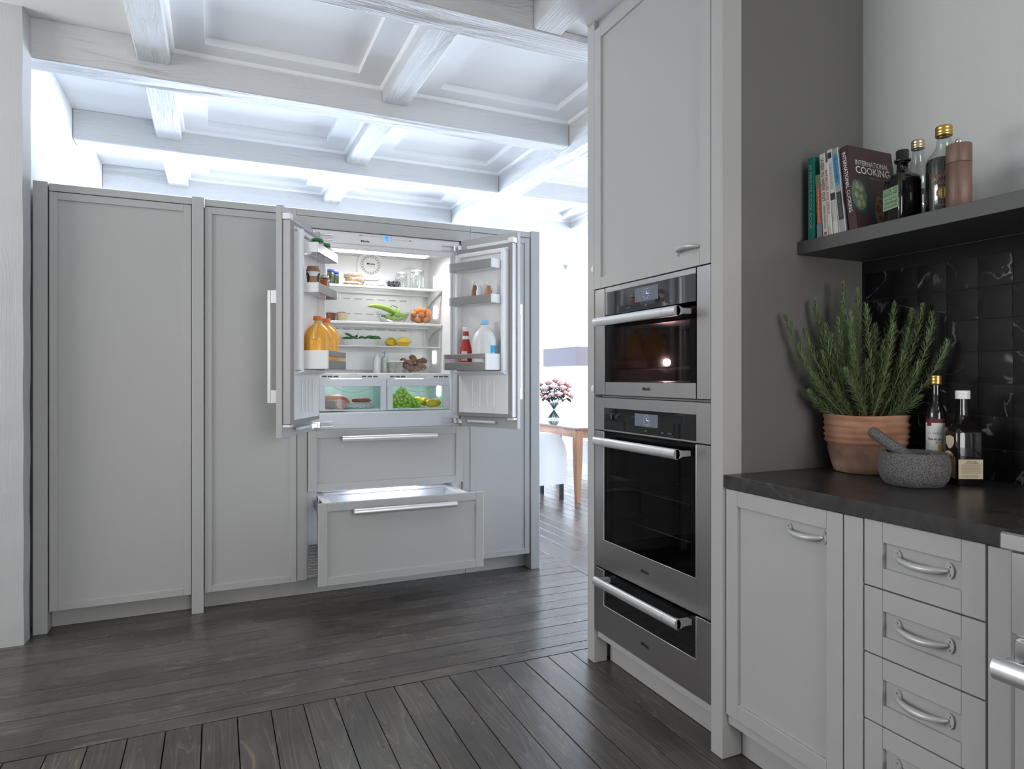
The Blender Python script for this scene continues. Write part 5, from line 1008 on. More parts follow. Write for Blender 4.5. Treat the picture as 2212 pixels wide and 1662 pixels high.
for i, tp in enumerate(tips):
    cam0 = Vector((0, 0, 1.27)); tp = Vector(tp); k = min(0.985, 2.165/tp.x, 1.665/tp.y)*rl.uniform(0.955, 1.0) if i > 9 else min(0.985, 2.165/tp.x, 1.665/tp.y)
    tp = cam0+(tp-cam0)*k
    tip = tp-Vector(pot.location); a = math.atan2(tip.y, tip.x); q = min(0.085, 0.4*math.hypot(tip.x, tip.y))*rl.uniform(0.6, 1.1)
    b0 = Vector((q*math.cos(a)+rl.uniform(-.02, .02), q*math.sin(a)+rl.uniform(-.02, .02), 0.184)); L = (tip-b0).length
    mid = b0.lerp(tip, 0.5)+Vector((tip.x*0.22, tip.y*0.22, -0.02 if tip.z < 0.35 else 0.015))*(1 if L > 0.2 else 0.5)
    def bez(t): return b0*(1-t)**2+mid*(2*t*(1-t))+tip*t*t
    st = MB(); st.tube([bez(j/9) for j in range(10)], [0.0028*(1-0.75*j/9) for j in range(10)], 6); lf = MB(); nl = int(150+L*620)
    for j in range(nl):
        t = 0.04+0.96*(j/nl)**0.9; pnt = bez(t); d_ = (bez(min(1, t+0.02))-bez(t-0.02)).normalized(); u = d_.orthogonal().normalized(); w_ = d_.cross(u); an = j*2.399+rl.uniform(-.4, .4)
        rad = (u*math.cos(an)+w_*math.sin(an)); ln = rl.uniform(0.024, 0.040)*(1-0.5*max(0, t-0.8)/0.2)*(0.75 if t < 0.12 else 1); opn = rl.uniform(0.65, 1.35)*(1-0.35*t**3)
        dr = (d_*math.cos(opn)+rad*math.sin(opn)).normalized(); sd = dr.cross(rad).normalized()*rl.uniform(0.0010, 0.0016); cur = rad*(-0.10*ln)
        p0 = pnt; p1 = pnt+dr*ln*0.5-cur*0.3; p2 = pnt+dr*ln+cur+d_*ln*0.08
        if pot.location.x+p2.x > 2.198 or pot.location.y+p2.y > 1.697: continue
        lf.add([tuple(p0), tuple(p1-sd), tuple(p2), tuple(p1+sd)], [(0, 1, 3), (1, 2, 3)])
    spg = put('sprig', lf, M['leaf'], pot, True); put('stem', st, M['stem'], spg, True)
t, p = item('mortar', 'squat grey granite mortar in front of the terracotta pot', 'mortar', (1.914, 1.303, WZ))
p('bowl', MB().lathe([(0, 0), (0.070, 0), (0.078, 0.003), (0.090, 0.022), (0.0955, 0.050), (0.094, 0.078), (0.089, 0.096), (0.086, 0.100), (0.080, 0.100), (0.076, 0.094), (0.070, 0.06), (0.045, 0.03), (0, 0.022)], 48), M['granite'])
a_, b_ = Vector((1.880, 1.425, 1.108)), Vector((1.945, 1.283, 0.9905)); ax = (a_-b_).normalized()
t, p = item('pestle', 'grey granite pestle leaning out of the mortar', 'pestle', tuple(b_))
p('shaft', MB().tube([ax*0.002, ax*0.01, ax*0.03, ax*0.06, ax*0.12, ax*0.16, ax*0.181, ax*0.192, ax*0.196], [0.010, 0.018, 0.022, 0.020, 0.0175, 0.0175, 0.017, 0.012, 0.004], 20), M['granite'])
CAMDIR = math.atan2(-1.27, -2.06)
t, p = item('oil_bottle', 'tall dark bottle with gold cap and white label behind the mortar', 'bottle', (2.072, 1.338, WZ))
p('bottle', MB().lathe([(0, 0), (0.025, 0), (0.027, 0.003), (0.027, 0.200), (0.0255, 0.218), (0.018, 0.238), (0.012, 0.250), (0.0115, 0.300)], 32), M['darkglass'])
p('cap', MB().lathe([(0.0135, 0.300), (0.0165, 0.301), (0.0165, 0.308), (0.0155, 0.310), (0.0165, 0.312), (0.0165, 0.319), (0.0155, 0.321), (0.0165, 0.323), (0.0165, 0.329), (0.015, 0.331), (0, 0.331)], 28), M['gold'])
ca = math.atan2(-1.338, -2.072)
lb = p('label', MB().lathe([(0.0273, 0.075), (0.0273, 0.181)], 20, a0=ca-1.5, a1=ca+1.1), M['paper']); p('label_band', MB().lathe([(0.0275, 0.181), (0.0275, 0.194)], 20, a0=ca-1.5, a1=ca+1.1), cm('wine red print', (0.10, 0.012, 0.02), 0.6))
bt = lambda s, th, z, w, h, par, m=None, r=0.0276, **k: text('lettering', s, m or M['ink'], par, None, None, None, w, h, bend=(0, 0, r, th, z), local=True, **k)
bt('Le Vallon', ca-0.15, 0.150, 0.038, 0.009, lb, M['greyink'], shear=0.35); bt('Fine et aro', ca-0.1, 0.131, 0.042, 0.008, lb, shear=0.3, bold=0.02); bt('Fruité', ca+0.35, 0.120, 0.022, 0.006, lb, shear=0.3)
p('label_picture', MB().lathe([(0.0275, 0.094), (0.0275, 0.114)], 10, a0=ca+0.2, a1=ca+1.05), cm('yellow print', (0.55, 0.40, 0.05), 0.6), lb)
p('leaf_emblem', MB().lathe([(0.0276, 0.171), (0.0276, 0.186)], 6, a0=ca-1.0, a1=ca-0.45), cm('wine red print', (0.10, 0.012, 0.02)), lb)
t, p = item('vinegar_bottle', 'square shouldered dark bottle with white screw cap and cream labels', 'bottle', (2.066, 1.253, WZ), R(-28))
L1 = rrect(0.080, 0.080, 0.012, 4)
def sc_loop(k): return [(x*k, y*k) for x, y in L1]
def mixc(k, r): return [((x*(1-k)+r*math.cos(math.atan2(y, x))*k), (y*(1-k)+r*math.sin(math.atan2(y, x))*k)) for x, y in L1]
mb = MB(); rings = [(sc_loop(0.94), 0), (sc_loop(1), 0.004), (sc_loop(1), 0.155), (mixc(0.2, 0.036), 0.166), (mixc(0.6, 0.028), 0.176), (mixc(1, 0.020), 0.190), (mixc(1, 0.0165), 0.215), (mixc(1, 0.0145), 0.262)]
mb.rect_lathe(rings, smooth=True); mb.cap(rings[0][0], 0, False); p('bottle', mb, M['darkglass'])
p('cap', MB().lathe([(0.017, 0.258), (0.0195, 0.259), (0.0195, 0.2635), (0.0188, 0.2645), (0.0195, 0.266), (0.0195, 0.270), (0.0188, 0.2715), (0.0195, 0.273), (0.0195, 0.281), (0.018, 0.284), (0, 0.284)], 32), M['white'])
# faces of the square bottle: local -X and -Y faces look to the camera side
def face_label(nm, s0, s1, z0, z1, face, m):   # s along the face to the right as seen from outside
    e = 0.0405
    mb = MB()
    if face == 'a': mb.add([(s0, -e, z0), (s1, -e, z0), (s1, -e, z1), (s0, -e, z1)], [(0, 1, 2, 3)])
    else: mb.add([(-e, -s0, z0), (-e, -s1, z0), (-e, -s1, z1), (-e, -s0, z1)], [(0, 1, 2, 3)])
    return p(nm, mb, m)
def ft(s, sx, z, w, h, par, face, m=None, **k):
    e = 0.0409
    if face == 'a': return text('lettering', s, m or M['ink'], par, (sx, -e, z), (1, 0, 0), (0, 0, 1), w, h, local=True, **k)
    return text('lettering', s, m or M['ink'], par, (-e, -sx, z), (0, -1, 0), (0, 0, 1), w, h, local=True, **k)
la = face_label('label', -0.036, 0.034, 0.021, 0.079, 'a', M['cream'])
ft('gastronomie', 0.002, 0.0735, 0.028, 0.004, la, 'a', bold=0.02); ft('und Verwendung', 0.002, 0.0685, 0.036, 0.005, la, 'a', bold=0.02)
bars = MB()
for i in range(12): bars.box(-0.028, 0.030-0.006*((i*7) % 3)/2, -0.0409, -0.0408, 0.0635-i*0.0023, 0.0635-i*0.0023+0.0009)
for i in range(3): bars.box(-0.028, 0.020, -0.0409, -0.0408, 0.032-i*0.003, 0.0331-i*0.003)
p('small_print', bars, cm('faded print', (0.30, 0.23, 0.14), 0.7), la, kind='stuff')
lbm = MB(); e = 0.0405; pts = [(-e, 0.036, 0.021), (-e, -0.034, 0.021), (-e, -0.034, 0.079)]+[(-e, -0.034+0.070*t, 0.079+0.022*math.sin(PI*t)**0.8) for t in [i/12 for i in range(1, 12)]]+[(-e, 0.036, 0.079)]
lbm.add(pts, [tuple(range(len(pts)))]); lb = p('label', lbm, M['cream'])
ft('MELANGE', 0.002, 0.082, 0.050, 0.011, lb, 'b', bold=0.01); ft('500 ml', 0.004, 0.042, 0.02, 0.005, lb, 'b'); ft('Traubenkernöl', 0.004, 0.031, 0.04, 0.005, lb, 'b')
gr = MB(basis((-0.0408, 0.0, 0.061), (0, -1, 0), (0, 0, 1), (-1, 0, 0)))
for i, (x, y) in enumerate(((-.008, .006), (0, .008), (.008, .006), (-.004, 0), (.004, 0), (0, -.007))): gr.prism([(x+0.0052*math.cos(a), y+0.0052*math.sin(a)) for a in [2*PI*q/10 for q in range(10)]], 0, 0.0003+0.0001*i)
p('grape_emblem', gr, cm('plum print', (0.07, 0.02, 0.025), 0.6), lb, kind='stuff')
sm2 = MB(basis((-0.0406, -0.006, 0.130), (0, -1, 0), (0, 0, 1), (-1, 0, 0))); sm2.prism([(-0.020, 0.014), (-0.020, -0.004), (-0.010, -0.018), (0, -0.022), (0.010, -0.018), (0.020, -0.004), (0.020, 0.014), (0, 0.019)][::-1][::-1], 0, 0.0004); sl = p('seal_label', sm2, M['cream'])
ft('VEZZO', 0.006, 0.138, 0.028, 0.006, sl, 'b'); ft('6', 0.006, 0.125, 0.007, 0.010, sl, 'b')

# ================================================================== ON THE WALL SHELF
SZ = 1.7512
def book(label, y0, th, h, depth, cover, lean, spine_text=None, x=1.888, pages=True):
    """spine looks to -X; lean: shear of the top towards +Y"""
    t = thing('book', label, 'book', (x, y0, SZ), 0, 'cookbooks on the wall shelf')
    Sh = Matrix.Identity(4); Sh[1][2] = 0.0
    L = Matrix.Rotation(-lean, 4, 'X')
    def pp(n, mb, m, par=None): mb.v = [tuple(L @ Vector(v)) for v in mb.v]; return put(n, mb, m, par or t, True)
    lift = 0.0
    c_ = pp('cover', MB().cbox(0, 0.004, -th/2, th/2, lift, h, 0.0012).cbox(0.002, depth, -th/2, -th/2+0.0025, lift, h, 0.0008).cbox(0.002, depth, th/2-0.0025, th/2, lift, h, 0.0008), cover)
    pp('pages', MB().box(0.004, depth-0.004, -th/2+0.0025, th/2-0.0025, lift+0.003, h-0.003), cm('page edge', (0.55, 0.50, 0.42), 0.8))
    def txt(s, zc, ln, ht, m, off=0.0, **k):
        o = text('lettering', s, m, t, (-0.0016, off, zc), (0, 0, -1), (0, -1, 0), ln, ht, local=True, **k)
        for v in o.data.vertices: v.co = L @ v.co
        return o
    return t, pp, txt, L
gold_ink = cm('gold ink', (0.42, 0.36, 0.20), 0.6)
b_, pp, tx, _ = book('green cookbook, upright at the tower end of the row', 1.655, 0.026, 0.287, 0.20, cm('green cloth', (0.0, 0.16, 0.115), 0.6), 0.0)
tx('30 MINUTE COOK BOOK', 0.150, 0.225, 0.011, cm('pale green ink', (0.30, 0.42, 0.36), 0.6))
b_, pp, tx, _ = book('orange spined paperback next to the green cookbook', 1.622, 0.021, 0.222, 0.17, cm('orange card', (0.50, 0.13, 0.06), 0.6), 0.035, x=1.893)
tx('Morgan Freeman and Friends', 0.113, 0.120, 0.009, M['inkwhite'])
pp('spine_patch', MB().box(-0.0006, 0.001, -0.0105, 0.0105, 0.180, 0.221), cm('olive print', (0.22, 0.22, 0.12), 0.6)); pp('spine_patch', MB().box(-0.0006, 0.001, -0.0105, 0.0105, 0.0, 0.05), cm('blue grey print', (0.20, 0.26, 0.32), 0.6))
b_, pp, tx, _ = book('white cookbook with brown spine letters, third in the row', 1.594, 0.022, 0.287, 0.19, cm('white card', (0.56, 0.54, 0.50), 0.6), 0.055)
tx('WEEK IN WEEK OUT', 0.195, 0.150, 0.012, cm('brown ink', (0.10, 0.045, 0.03), 0.6)); tx('Simon Hopkinson', 0.066, 0.078, 0.010, cm('brown ink', (0.10, 0.045, 0.03), 0.6)); pp('spine_mark', MB().box(-0.0006, 0.001, -0.005, 0.005, 0.006, 0.016), redl)
b_, pp, tx, _ = book('thin white book with red spine letters', 1.573, 0.015, 0.252, 0.18, cm('white card', (0.56, 0.54, 0.50)), 0.075, x=1.886)
tx('BARBECUES AND GRILLS', 0.150, 0.150, 0.008, redl); tx('Lorenz', 0.018, 0.03, 0.006, M['greyink'])
b_, pp, tx, _ = book('tall white chocolate book with a dark ornament on its spine', 1.553, 0.019, 0.293, 0.19, cm('pale card', (0.54, 0.54, 0.52), 0.6), 0.095)
tx('CHOCOLATE', 0.200, 0.088, 0.010, M['greyink']); pp('spine_ornament', MB().box(-0.0006, 0.001, -0.0085, 0.0085, 0.118, 0.142), M['ink']); pp('spine_ornament', MB().box(-0.0006, 0.001, -0.007, 0.007, 0.262, 0.282), M['ink']); tx('Christine McFadden', 0.080, 0.065, 0.005, M['greyink'], 0.004); tx('and Christine France', 0.080, 0.065, 0.005, M['greyink'], -0.004)
b_, pp, tx, _ = book('silver grey book with blue oval title on the spine', 1.527, 0.026, 0.291, 0.19, cm('silver card', (0.30, 0.30, 0.31), 0.4, metal=0.3), 0.115)
sp = MB(); ov = [(0.0105*math.copysign(abs(math.sin(a))**0.6, math.sin(a)), 0.218+0.056*math.copysign(abs(math.cos(a))**0.45, math.cos(a))) for a in [2*PI*i/32 for i in range(32)]]; sp.prism(ov, -0.0008, 0.0005, 'x')
pp('title_oval', sp, cm('sky blue print', (0.06, 0.25, 0.42), 0.6)); tx('THE TASTE OF AMERICA', 0.218, 0.090, 0.009, M['ink'])
pp('title_plate', MB().box(-0.0006, 0.001, -0.009, 0.009, 0.045, 0.140), M['ink']); tx('COLIN SPENCER', 0.092, 0.080, 0.008, cm('dim grey ink', (0.16, 0.17, 0.18), 0.6))
for yy in (-0.0115, 0.0115): pp('spine_line', MB().box(-0.0006, 0.001, yy-0.0007, yy+0.0007, 0.0, 0.29), M['inkwhite'])
maroon = cm('maroon jacket', (0.040, 0.014, 0.016), 0.35)
b_, pp, tx, LB = book('large maroon cookbook with a food photograph, its cover facing the room', 1.490, 0.030, 0.288, 0.215, maroon, 0.135, x=1.892)
tx('INTERNATIONAL COOKING', 0.165, 0.205, 0.013, M['inkwhite'], bold=0.01)
def ctext(s, xc, zc, w_, h_, m, **k):
    o = text('lettering', s, m, b_, (xc, -0.0155, zc), (1, 0, 0), (0, 0, 1), w_, h_, local=True, **k)
    for v in o.data.vertices: v.co = LB @ v.co
ctext('INTERNATIONAL', 0.108, 0.232, 0.160, 0.018, M['inkwhite']); ctext('COOKING', 0.108, 0.207, 0.165, 0.026, M['inkwhite'], bold=0.01); ctext('Robin Howe', 0.115, 0.184, 0.050, 0.008, M['greyink'])
def blob(n, cx_, cz_, rx, rz2, m, seed, lay, k=22):
    r_ = random.Random(seed); mb = MB(); pts = [(cx_+rx*(1+r_.uniform(-.05, .05))*math.cos(2*PI*i/k), cz_+rz2*(1+r_.uniform(-.05, .05))*math.sin(2*PI*i/k)) for i in range(k)]
    mb.add([(x_, -0.0152-0.0002*lay, z_) for x_, z_ in pts], [tuple(range(k))]); pp(n, mb, m)
blob('picture_plate', 0.030, 0.115, 0.046, 0.062, cm('teal print', (0.015, 0.045, 0.055), 0.5), 1, 1)
blob('picture_salad', 0.026, 0.118, 0.036, 0.052, cm('salad print', (0.11, 0.14, 0.075), 0.5, var=0.8, bscale=60), 2, 2)
blob('picture_dish', 0.118, 0.075, 0.042, 0.052, cm('teal print', (0.015, 0.045, 0.055)), 3, 1); blob('picture_kebab', 0.125, 0.066, 0.030, 0.060, cm('golden print', (0.20, 0.11, 0.03), 0.5, var=0.7, bscale=60), 4, 2)
for q, (cx_, cz_) in enumerate(((0.022, 0.150), (0.040, 0.140), (0.014, 0.118), (0.036, 0.112), (0.022, 0.088), (0.044, 0.090))): blob('picture_slice', cx_, cz_, 0.009, 0.011, cm('pale slice print', (0.24, 0.27, 0.17), 0.5, var=0.5, bscale=90), 20+q, 3, 14)
for q, (cx_, cz_) in enumerate(((0.128, 0.105), (0.140, 0.085), (0.118, 0.050), (0.136, 0.040))): blob('picture_skewer', cx_, cz_, 0.010, 0.009, cm('charred print', (0.06, 0.025, 0.015), 0.5, var=0.6, bscale=90), 40+q, 3, 12)
blob('picture_tomato', 0.112, 0.080, 0.012, 0.014, cm('tomato print', (0.16, 0.015, 0.01), 0.5), 5, 3)
t, p = item('olive_oil_bottle', 'black square olive oil bottle with pale green label beside the big cookbook', 'bottle', (1.952, 1.365, SZ), R(-18))
L1 = rrect(0.078, 0.078, 0.010, 4); mb = MB(); rings = [(sc_loop(0.96), 0), (sc_loop(1), 0.003), (sc_loop(1), 0.128), (mixc(0.25, 0.036), 0.143), (mixc(0.7, 0.027), 0.154), (mixc(1, 0.0165), 0.160), (mixc(1, 0.0155), 0.188), (mixc(1, 0.0195), 0.189), (mixc(1, 0.0195), 0.193), (mixc(1, 0.014), 0.194)]
mb.rect_lathe(rings, smooth=True); mb.cap(rings[0][0], 0, False); p('bottle', mb, M['darkglass'])
p('stopper', MB().lathe([(0.0225, 0.1935), (0.0235, 0.195), (0.0235, 0.199), (0.0175, 0.2), (0.0185, 0.226), (0.017, 0.229), (0, 0.229)], 28), M['black'])
lo = p('label', MB().add([(-0.0395, 0.036, 0.045), (-0.0395, -0.034, 0.045), (-0.0395, -0.034, 0.112), (-0.0395, 0.036, 0.112)], [(0, 1, 2, 3)]), cm('pale green label', (0.27, 0.42, 0.25), 0.7))
for s_, z_, w_, h_ in (('COL DI', 0.1045, 0.060, 0.009), ('BAUCHE', 0.0925, 0.060, 0.010), ('OLIO', 0.078, 0.056, 0.006), ('EXTRAVERGINE', 0.066, 0.060, 0.008), ('DI OLIVA', 0.054, 0.058, 0.007)): text('lettering', s_, M['ink'], lo, (-0.0399, 0.001, z_), (0, -1, 0), (0, 0, 1), w_, h_, local=True)
t, p = item('clear_bottle', 'clear glass bottle with pale gold cap, half full of dark liquid', 'bottle', (2.085, 1.405, SZ))
p('glass', MB().lathe([(0, 0), (0.032, 0), (0.035, 0.004), (0.035, 0.175), (0.031, 0.195), (0.021, 0.218), (0.0165, 0.235), (0.0155, 0.268)], 36), M['g_bottle'])
p('liquid', MB().lathe(closed([(0.031, 0.004), (0.0335, 0.008), (0.0335, 0.128)]), 32), cm('dark vinegar', (0.022, 0.008, 0.006), 0.15)); p('cap', MB().lathe([(0.0165, 0.264), (0.0195, 0.265), (0.0195, 0.272), (0.0185, 0.273), (0.0195, 0.275), (0.0195, 0.281), (0.0185, 0.2825), (0.0195, 0.284), (0.0195, 0.291), (0.0175, 0.293), (0, 0.293)], 32), M['palegold'])
t, p = item('balsamic_bottle', 'dark balsamic bottle with gold cap and golden emblem behind the pepper mill', 'bottle', (1.985, 1.258, SZ))
p('liquid', MB().lathe(closed([(0.044, 0.003), (0.0465, 0.008), (0.0465, 0.160), (0.0435, 0.172)]), 36), cm('black balsamic', (0.012, 0.009, 0.009), 0.08))
p('glass', MB().lathe([(0, 0), (0.045, 0), (0.048, 0.005), (0.048, 0.160), (0.044, 0.178), (0.028, 0.198), (0.021, 0.212), (0.0185, 0.228), (0.018, 0.245)], 40), M['g_bottle'])
p('cap', MB().lathe([(0.019, 0.241), (0.0225, 0.242), (0.0225, 0.250), (0.0215, 0.2515), (0.0225, 0.253), (0.0225, 0.260), (0.0215, 0.2615), (0.0225, 0.263), (0.0225, 0.270), (0.0205, 0.272), (0, 0.272)], 32), M['gold'])
cb = math.atan2(-1.258, -1.985); copper = cm('copper ink', (0.30, 0.11, 0.05), 0.5)
for s_, z_, w_, h_, th in (('Vecchio Bruno', 0.118, 0.062, 0.017, -0.15), ('Modena', 0.096, 0.052, 0.016, -0.1), ('Aceto', 0.030, 0.030, 0.007, -0.05)): text('lettering', s_, copper, t, None, None, None, w_, h_, bend=(0, 0, 0.0487, cb+th, z_), local=True, shear=0.45)
def on_cyl(mb, r_, th0, z0, poly, lay=0):
    mb.add([((r_+lay)*math.cos(th0+x_/r_), (r_+lay)*math.sin(th0+x_/r_), z0+y_) for x_, y_ in poly], [tuple(range(len(poly)))])
mb = MB(); on_cyl(mb, 0.0487, cb-0.05, 0.064, [(0.0165*math.cos(2*PI*i/24)*(1+0.12*(i % 2)), 0.0165*math.sin(2*PI*i/24)*(1+0.12*(i % 2))) for i in range(24)]); em = p('emblem', mb, copper)
mb = MB(); on_cyl(mb, 0.0487, cb-0.05, 0.064, [(0.0115*math.cos(2*PI*i/20), 0.0125*math.sin(2*PI*i/20)) for i in range(20)], 0.0003); p('emblem_disc', mb, cm('yellow emblem', (0.42, 0.33, 0.04), 0.5), em)
mb = MB(); on_cyl(mb, 0.0487, cb-0.05, 0.064, [(-0.012, -0.0012), (0.012, -0.0012), (0.012, 0.0012), (-0.012, 0.0012)], 0.0006); on_cyl(mb, 0.0487, cb-0.05, 0.064, [(-0.0012, -0.013), (0.0012, -0.013), (0.0012, 0.013), (-0.0012, 0.013)], 0.0006); p('emblem_cross', mb, M['ink'], em, kind='stuff')
t, p = item('pepper_mill', 'walnut pepper mill with a steel ball on top, last on the shelf', 'pepper mill', (1.925, 1.178, SZ))
p('body', MB(Matrix.Identity(4)).lathe([(0, 0), (0.0310, 0), (0.0318, 0.001), (0.0318, 0.1265), (0.0312, 0.1275), (0.0, 0.1276)], 44), M['walnut']); p('head', MB().lathe([(0, 0.1285), (0.0312, 0.1287), (0.0318, 0.1297), (0.0318, 0.1805), (0.0308, 0.1815), (0, 0.1815)], 44), M['walnut']); p('ball_knob', MB().ell((0, 0, 0.192), (0.0095, 0.0095, 0.0095), 18, 12).cyl((0, 0, 0.181), (0, 0, 0.185), 0.006, n=12), M['chrome'])
for o in [o for o in t.children if o.name.startswith(('body', 'head'))]:
    o.rotation_euler = (0, 0, 0)

# ================================================================== DINING ROOM
tb = thing('dining_table', 'reddish wooden dining table with tapered legs seen beyond the doorway', 'table', (3.72, 6.70, 0))
put('tabletop', MB().cbox(3.29, 4.15, 5.745, 7.66, 0.742, 0.766, 0.005), M['tabletop'], tb)
ap = MB()
for q in ((3.36, 4.08, 5.815, 5.835), (3.36, 4.08, 7.57, 7.59), (3.36, 3.38, 5.835, 7.57), (4.06, 4.08, 5.835, 7.57)): put('apron', MB().box(q[0], q[1], q[2], q[3], 0.655, 0.741), M['cherry'], tb)
for x in (3.305, 4.055):
    for y in (5.76, 7.565):
        mb = MB(); cx_, cy2 = x+0.04, y+0.04; l1 = rrect(0.082, 0.082, 0.004, 1); l0 = rrect(0.048, 0.048, 0.004, 1)
        rings = [([(cx_+a*1, cy2+b2) for a, b2 in l0], 0.0), ([(cx_+a, cy2+b2) for a, b2 in l1], 0.60), ([(cx_+a, cy2+b2) for a, b2 in l1], 0.741)]
        mb.rect_lathe(rings); mb.cap(rings[0][0], 0, False); put('leg', mb, M['cherry'], tb)
def armchair(label, loc, rz):
    t, p = item('armchair', label, 'chair', loc, rz, 'white slipcovered dining chairs')
    side = [(-0.30, 0.165), (0.285, 0.17), (0.295, 0.48), (0.270, 0.58), (0.205, 0.685), (0.13, 0.70), (-0.10, 0.72), (-0.20, 0.80), (-0.235, 0.93), (-0.30, 0.94), (-0.315, 0.6)]
    mb = MB()
    for y0 in (-0.27, 0.21): mb.prism([(z, x) for x, z in side], y0, y0+0.06, 'y')
    mb.box(-0.30, 0.28, -0.21, 0.21, 0.165, 0.46); mb.prism([(z, x) for x, z in [(-0.30, 0.46), (-0.20, 0.46), (-0.235, 0.93), (-0.30, 0.94)]], -0.21, 0.21, 'y')
    p('slipcover', mb, M['slip'])
    for x in (-0.26, 0.25):
        for y in (-0.225, 0.225): p('leg', MB().cbox(x-0.019, x+0.019, y-0.019, y+0.019, 0, 0.20, 0.002), M['blackwood'])
    return t
ch = armchair('white slipcovered armchair with black legs on the near side of the table', (3.035, 6.26, 0), 0)
dup(ch, None, (4.62, 7.30, 0), PI, 'white slipcovered armchair across the table behind the vase')
dup(ch, None, (4.45, 6.30, 0), PI, 'white slipcovered armchair across the table near its close end')
t, p = item('vase', 'round clear glass vase of roses standing on the dining table', 'vase', (3.735, 7.05, 0.7665))
p('glass', MB().lathe([(0, 0), (0.06, 0), (0.085, 0.02), (0.098, 0.07), (0.099, 0.12), (0.088, 0.175), (0.082, 0.20), (0.084, 0.205)], 36), M['g_vase']); p('water', MB().lathe([(0, 0.006), (0.058, 0.006), (0.082, 0.024), (0.095, 0.07), (0.096, 0.115), (0, 0.115)], 32), glass('water', (0.93, 0.96, 0.97), 0.02, 0.5))
rr = random.Random(5); vx, vy = 3.735, 7.05; roses = []
hd = [(-.20, .40, .0), (-.15, .33, -.06), (-.17, .45, .06), (-.07, .47, .02), (-.03, .33, -.14), (-.10, .30, -.12), (.0, .42, -.10), (.08, .46, .0), (.05, .34, -.15), (.12, .35, -.08), (.17, .38, -.02), (.21, .31, -.02), (.15, .46, .04), (.02, .50, .04), (-.12, .40, -.10), (.10, .41, -.10), (.19, .43, .05), (-.05, .40, .10)]
wl = ['outermost towards the doorway post', 'low beside the outermost one', 'upper, near the doorway post side', 'at the top of the bunch, post side', 'large and pale, low in front', 'low in front, next to the large pale one', 'in the middle of the bunch', 'high up, slightly past the middle', 'pale, low in front of the middle', 'below the high one, lamp side', 'at the oven side of the bunch', 'lowest and outermost on the oven side', 'high on the oven side', 'topmost of all', 'half hidden among leaves, post side', 'pale, facing the viewer on the oven side', 'at the back on the oven side', 'at the back of the bunch']
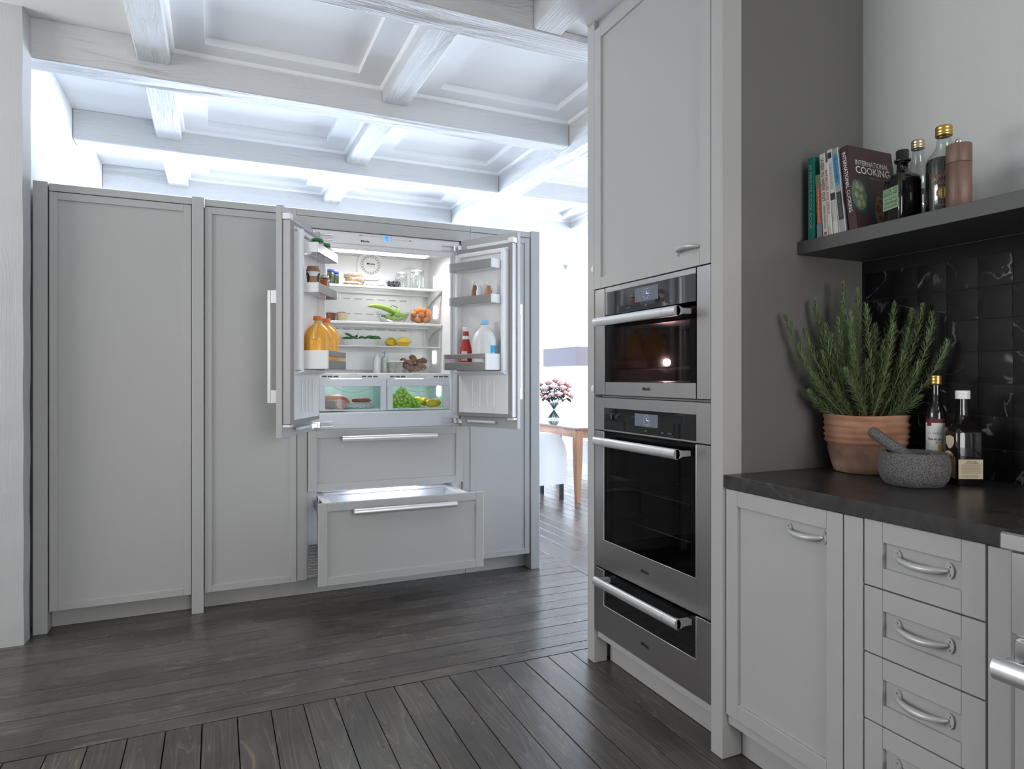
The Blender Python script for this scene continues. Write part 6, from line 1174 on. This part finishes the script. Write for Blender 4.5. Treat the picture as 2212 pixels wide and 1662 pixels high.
for (dx, dz, dy), wh in zip(hd, wl):
    # dx runs across the view, dy towards the table end
    hx, hy, hz = dx*0.91+dy*0.41, -dx*0.41+dy*0.91, dz-0.03
    t, p = item('rose', ('pale' if dy < -.09 else 'pink')+' rose '+wh, 'rose', (vx, vy, 0.775), 0, 'roses in the glass vase')
    base = Vector((-hx*0.34, -hy*0.34, 0.012)); top = Vector((hx, hy, hz)); midp = Vector((hx*0.25, hy*0.25, 0.185))
    p('stem', MB().tube([base, base.lerp(midp, 0.5), midp, midp.lerp(top, 0.6), top], 0.0035, 6), M['roseleaf'])
    mb = MB(Matrix.Translation(top)); rs = rr.uniform(0.034, 0.043)
    for layer, (nr, rd, zz2) in enumerate(((3, 0.42, 0.5), (4, 0.72, 0.3), (5, 1.0, 0.0))):
        for i in range(nr):
            a = 2*PI*i/nr+layer*0.6; vs = []; n_ = 5
            for u in range(n_):
                for v in range(n_):
                    aa = a+(u/(n_-1)-0.5)*2*PI/nr*1.5; t_ = v/(n_-1); r_ = rs*rd*(0.35+0.65*math.sin(min(1, t_*1.15)*PI*0.5))*(1+0.12*t_*layer); z_ = rs*(-0.6+1.25*t_+0.25*zz2-0.22*layer*t_*t_)-0.12*rs*abs(u-2)
                    vs.append((r_*math.cos(aa), r_*math.sin(aa), z_))
            mb.add(vs, [(u*n_+v, (u+1)*n_+v, (u+1)*n_+v+1, u*n_+v+1) for u in range(n_-1) for v in range(n_-1)], True)
    p('bloom', mb, M['rosepale'] if dy < -.09 else M['rose'])
    lf = MB()
    for i in range(11):
        c0 = midp.lerp(top, rr.uniform(0.55, 0.95)); a = rr.uniform(0, 2*PI); dr = Vector((math.cos(a), math.sin(a), rr.uniform(-.7, .4))).normalized(); sd = dr.cross(Vector((0, 0, 1))).normalized(); ln = rr.uniform(.05, .085); w_ = ln*0.34
        q = [c0, c0+dr*ln*.35+sd*w_, c0+dr*ln*.75+sd*w_*.7, c0+dr*ln-Vector((0, 0, .012)), c0+dr*ln*.75-sd*w_*.7, c0+dr*ln*.35-sd*w_, c0+dr*ln*.5-Vector((0, 0, .006))]
        lf.add([tuple(x_) for x_ in q], [(0, 1, 6), (1, 2, 6), (2, 3, 6), (3, 4, 6), (4, 5, 6), (5, 0, 6)], True)
    p('leaves', lf, M['roseleaf'])
pl = thing('pendant_lamp', 'box shaped lilac pendant lamp hanging over the dining table', 'lamp', (3.78, 6.68, 1.40))
PL = lambda n, mb, m, par=pl: put(n, mb, m, par)
PL('shade', MB().box(3.60, 3.604, 6.28, 7.07, 1.405, 1.618).box(3.956, 3.96, 6.28, 7.07, 1.405, 1.618).box(3.604, 3.956, 6.28, 6.284, 1.405, 1.618).box(3.604, 3.956, 7.066, 7.07, 1.405, 1.618), M['shade'])
PL('shade_lining', MB().box(3.6045, 3.606, 6.285, 7.065, 1.408, 1.615).box(3.954, 3.9555, 6.285, 7.065, 1.408, 1.615).box(3.606, 3.954, 6.2845, 6.286, 1.408, 1.615).box(3.606, 3.954, 7.064, 7.0655, 1.408, 1.615), M['shade_in'])
PL('diffuser', MB().box(3.62, 3.94, 6.30, 7.05, 1.410, 1.414), M['g_frost'])
PL('cord', MB().tube([(3.78, 6.68, 1.60), (3.75, 6.66, 1.68), (3.74, 6.67, 1.85), (3.76, 6.69, 2.1), (3.77, 6.68, 2.35), (3.72, 6.67, 2.55), (3.73, 6.68, 2.75), (3.77, 6.70, 2.90), (3.90, 6.72, 3.036)], 0.006, 8), M['white'])
for x, y in ((3.62, 6.32), (3.94, 6.32), (3.62, 7.03), (3.94, 7.03)): PL('wire', MB().cyl((x, y, 1.61), (x*0.9+0.378, y*0.9+0.668, 3.03), 0.0014, n=5), M['white'])
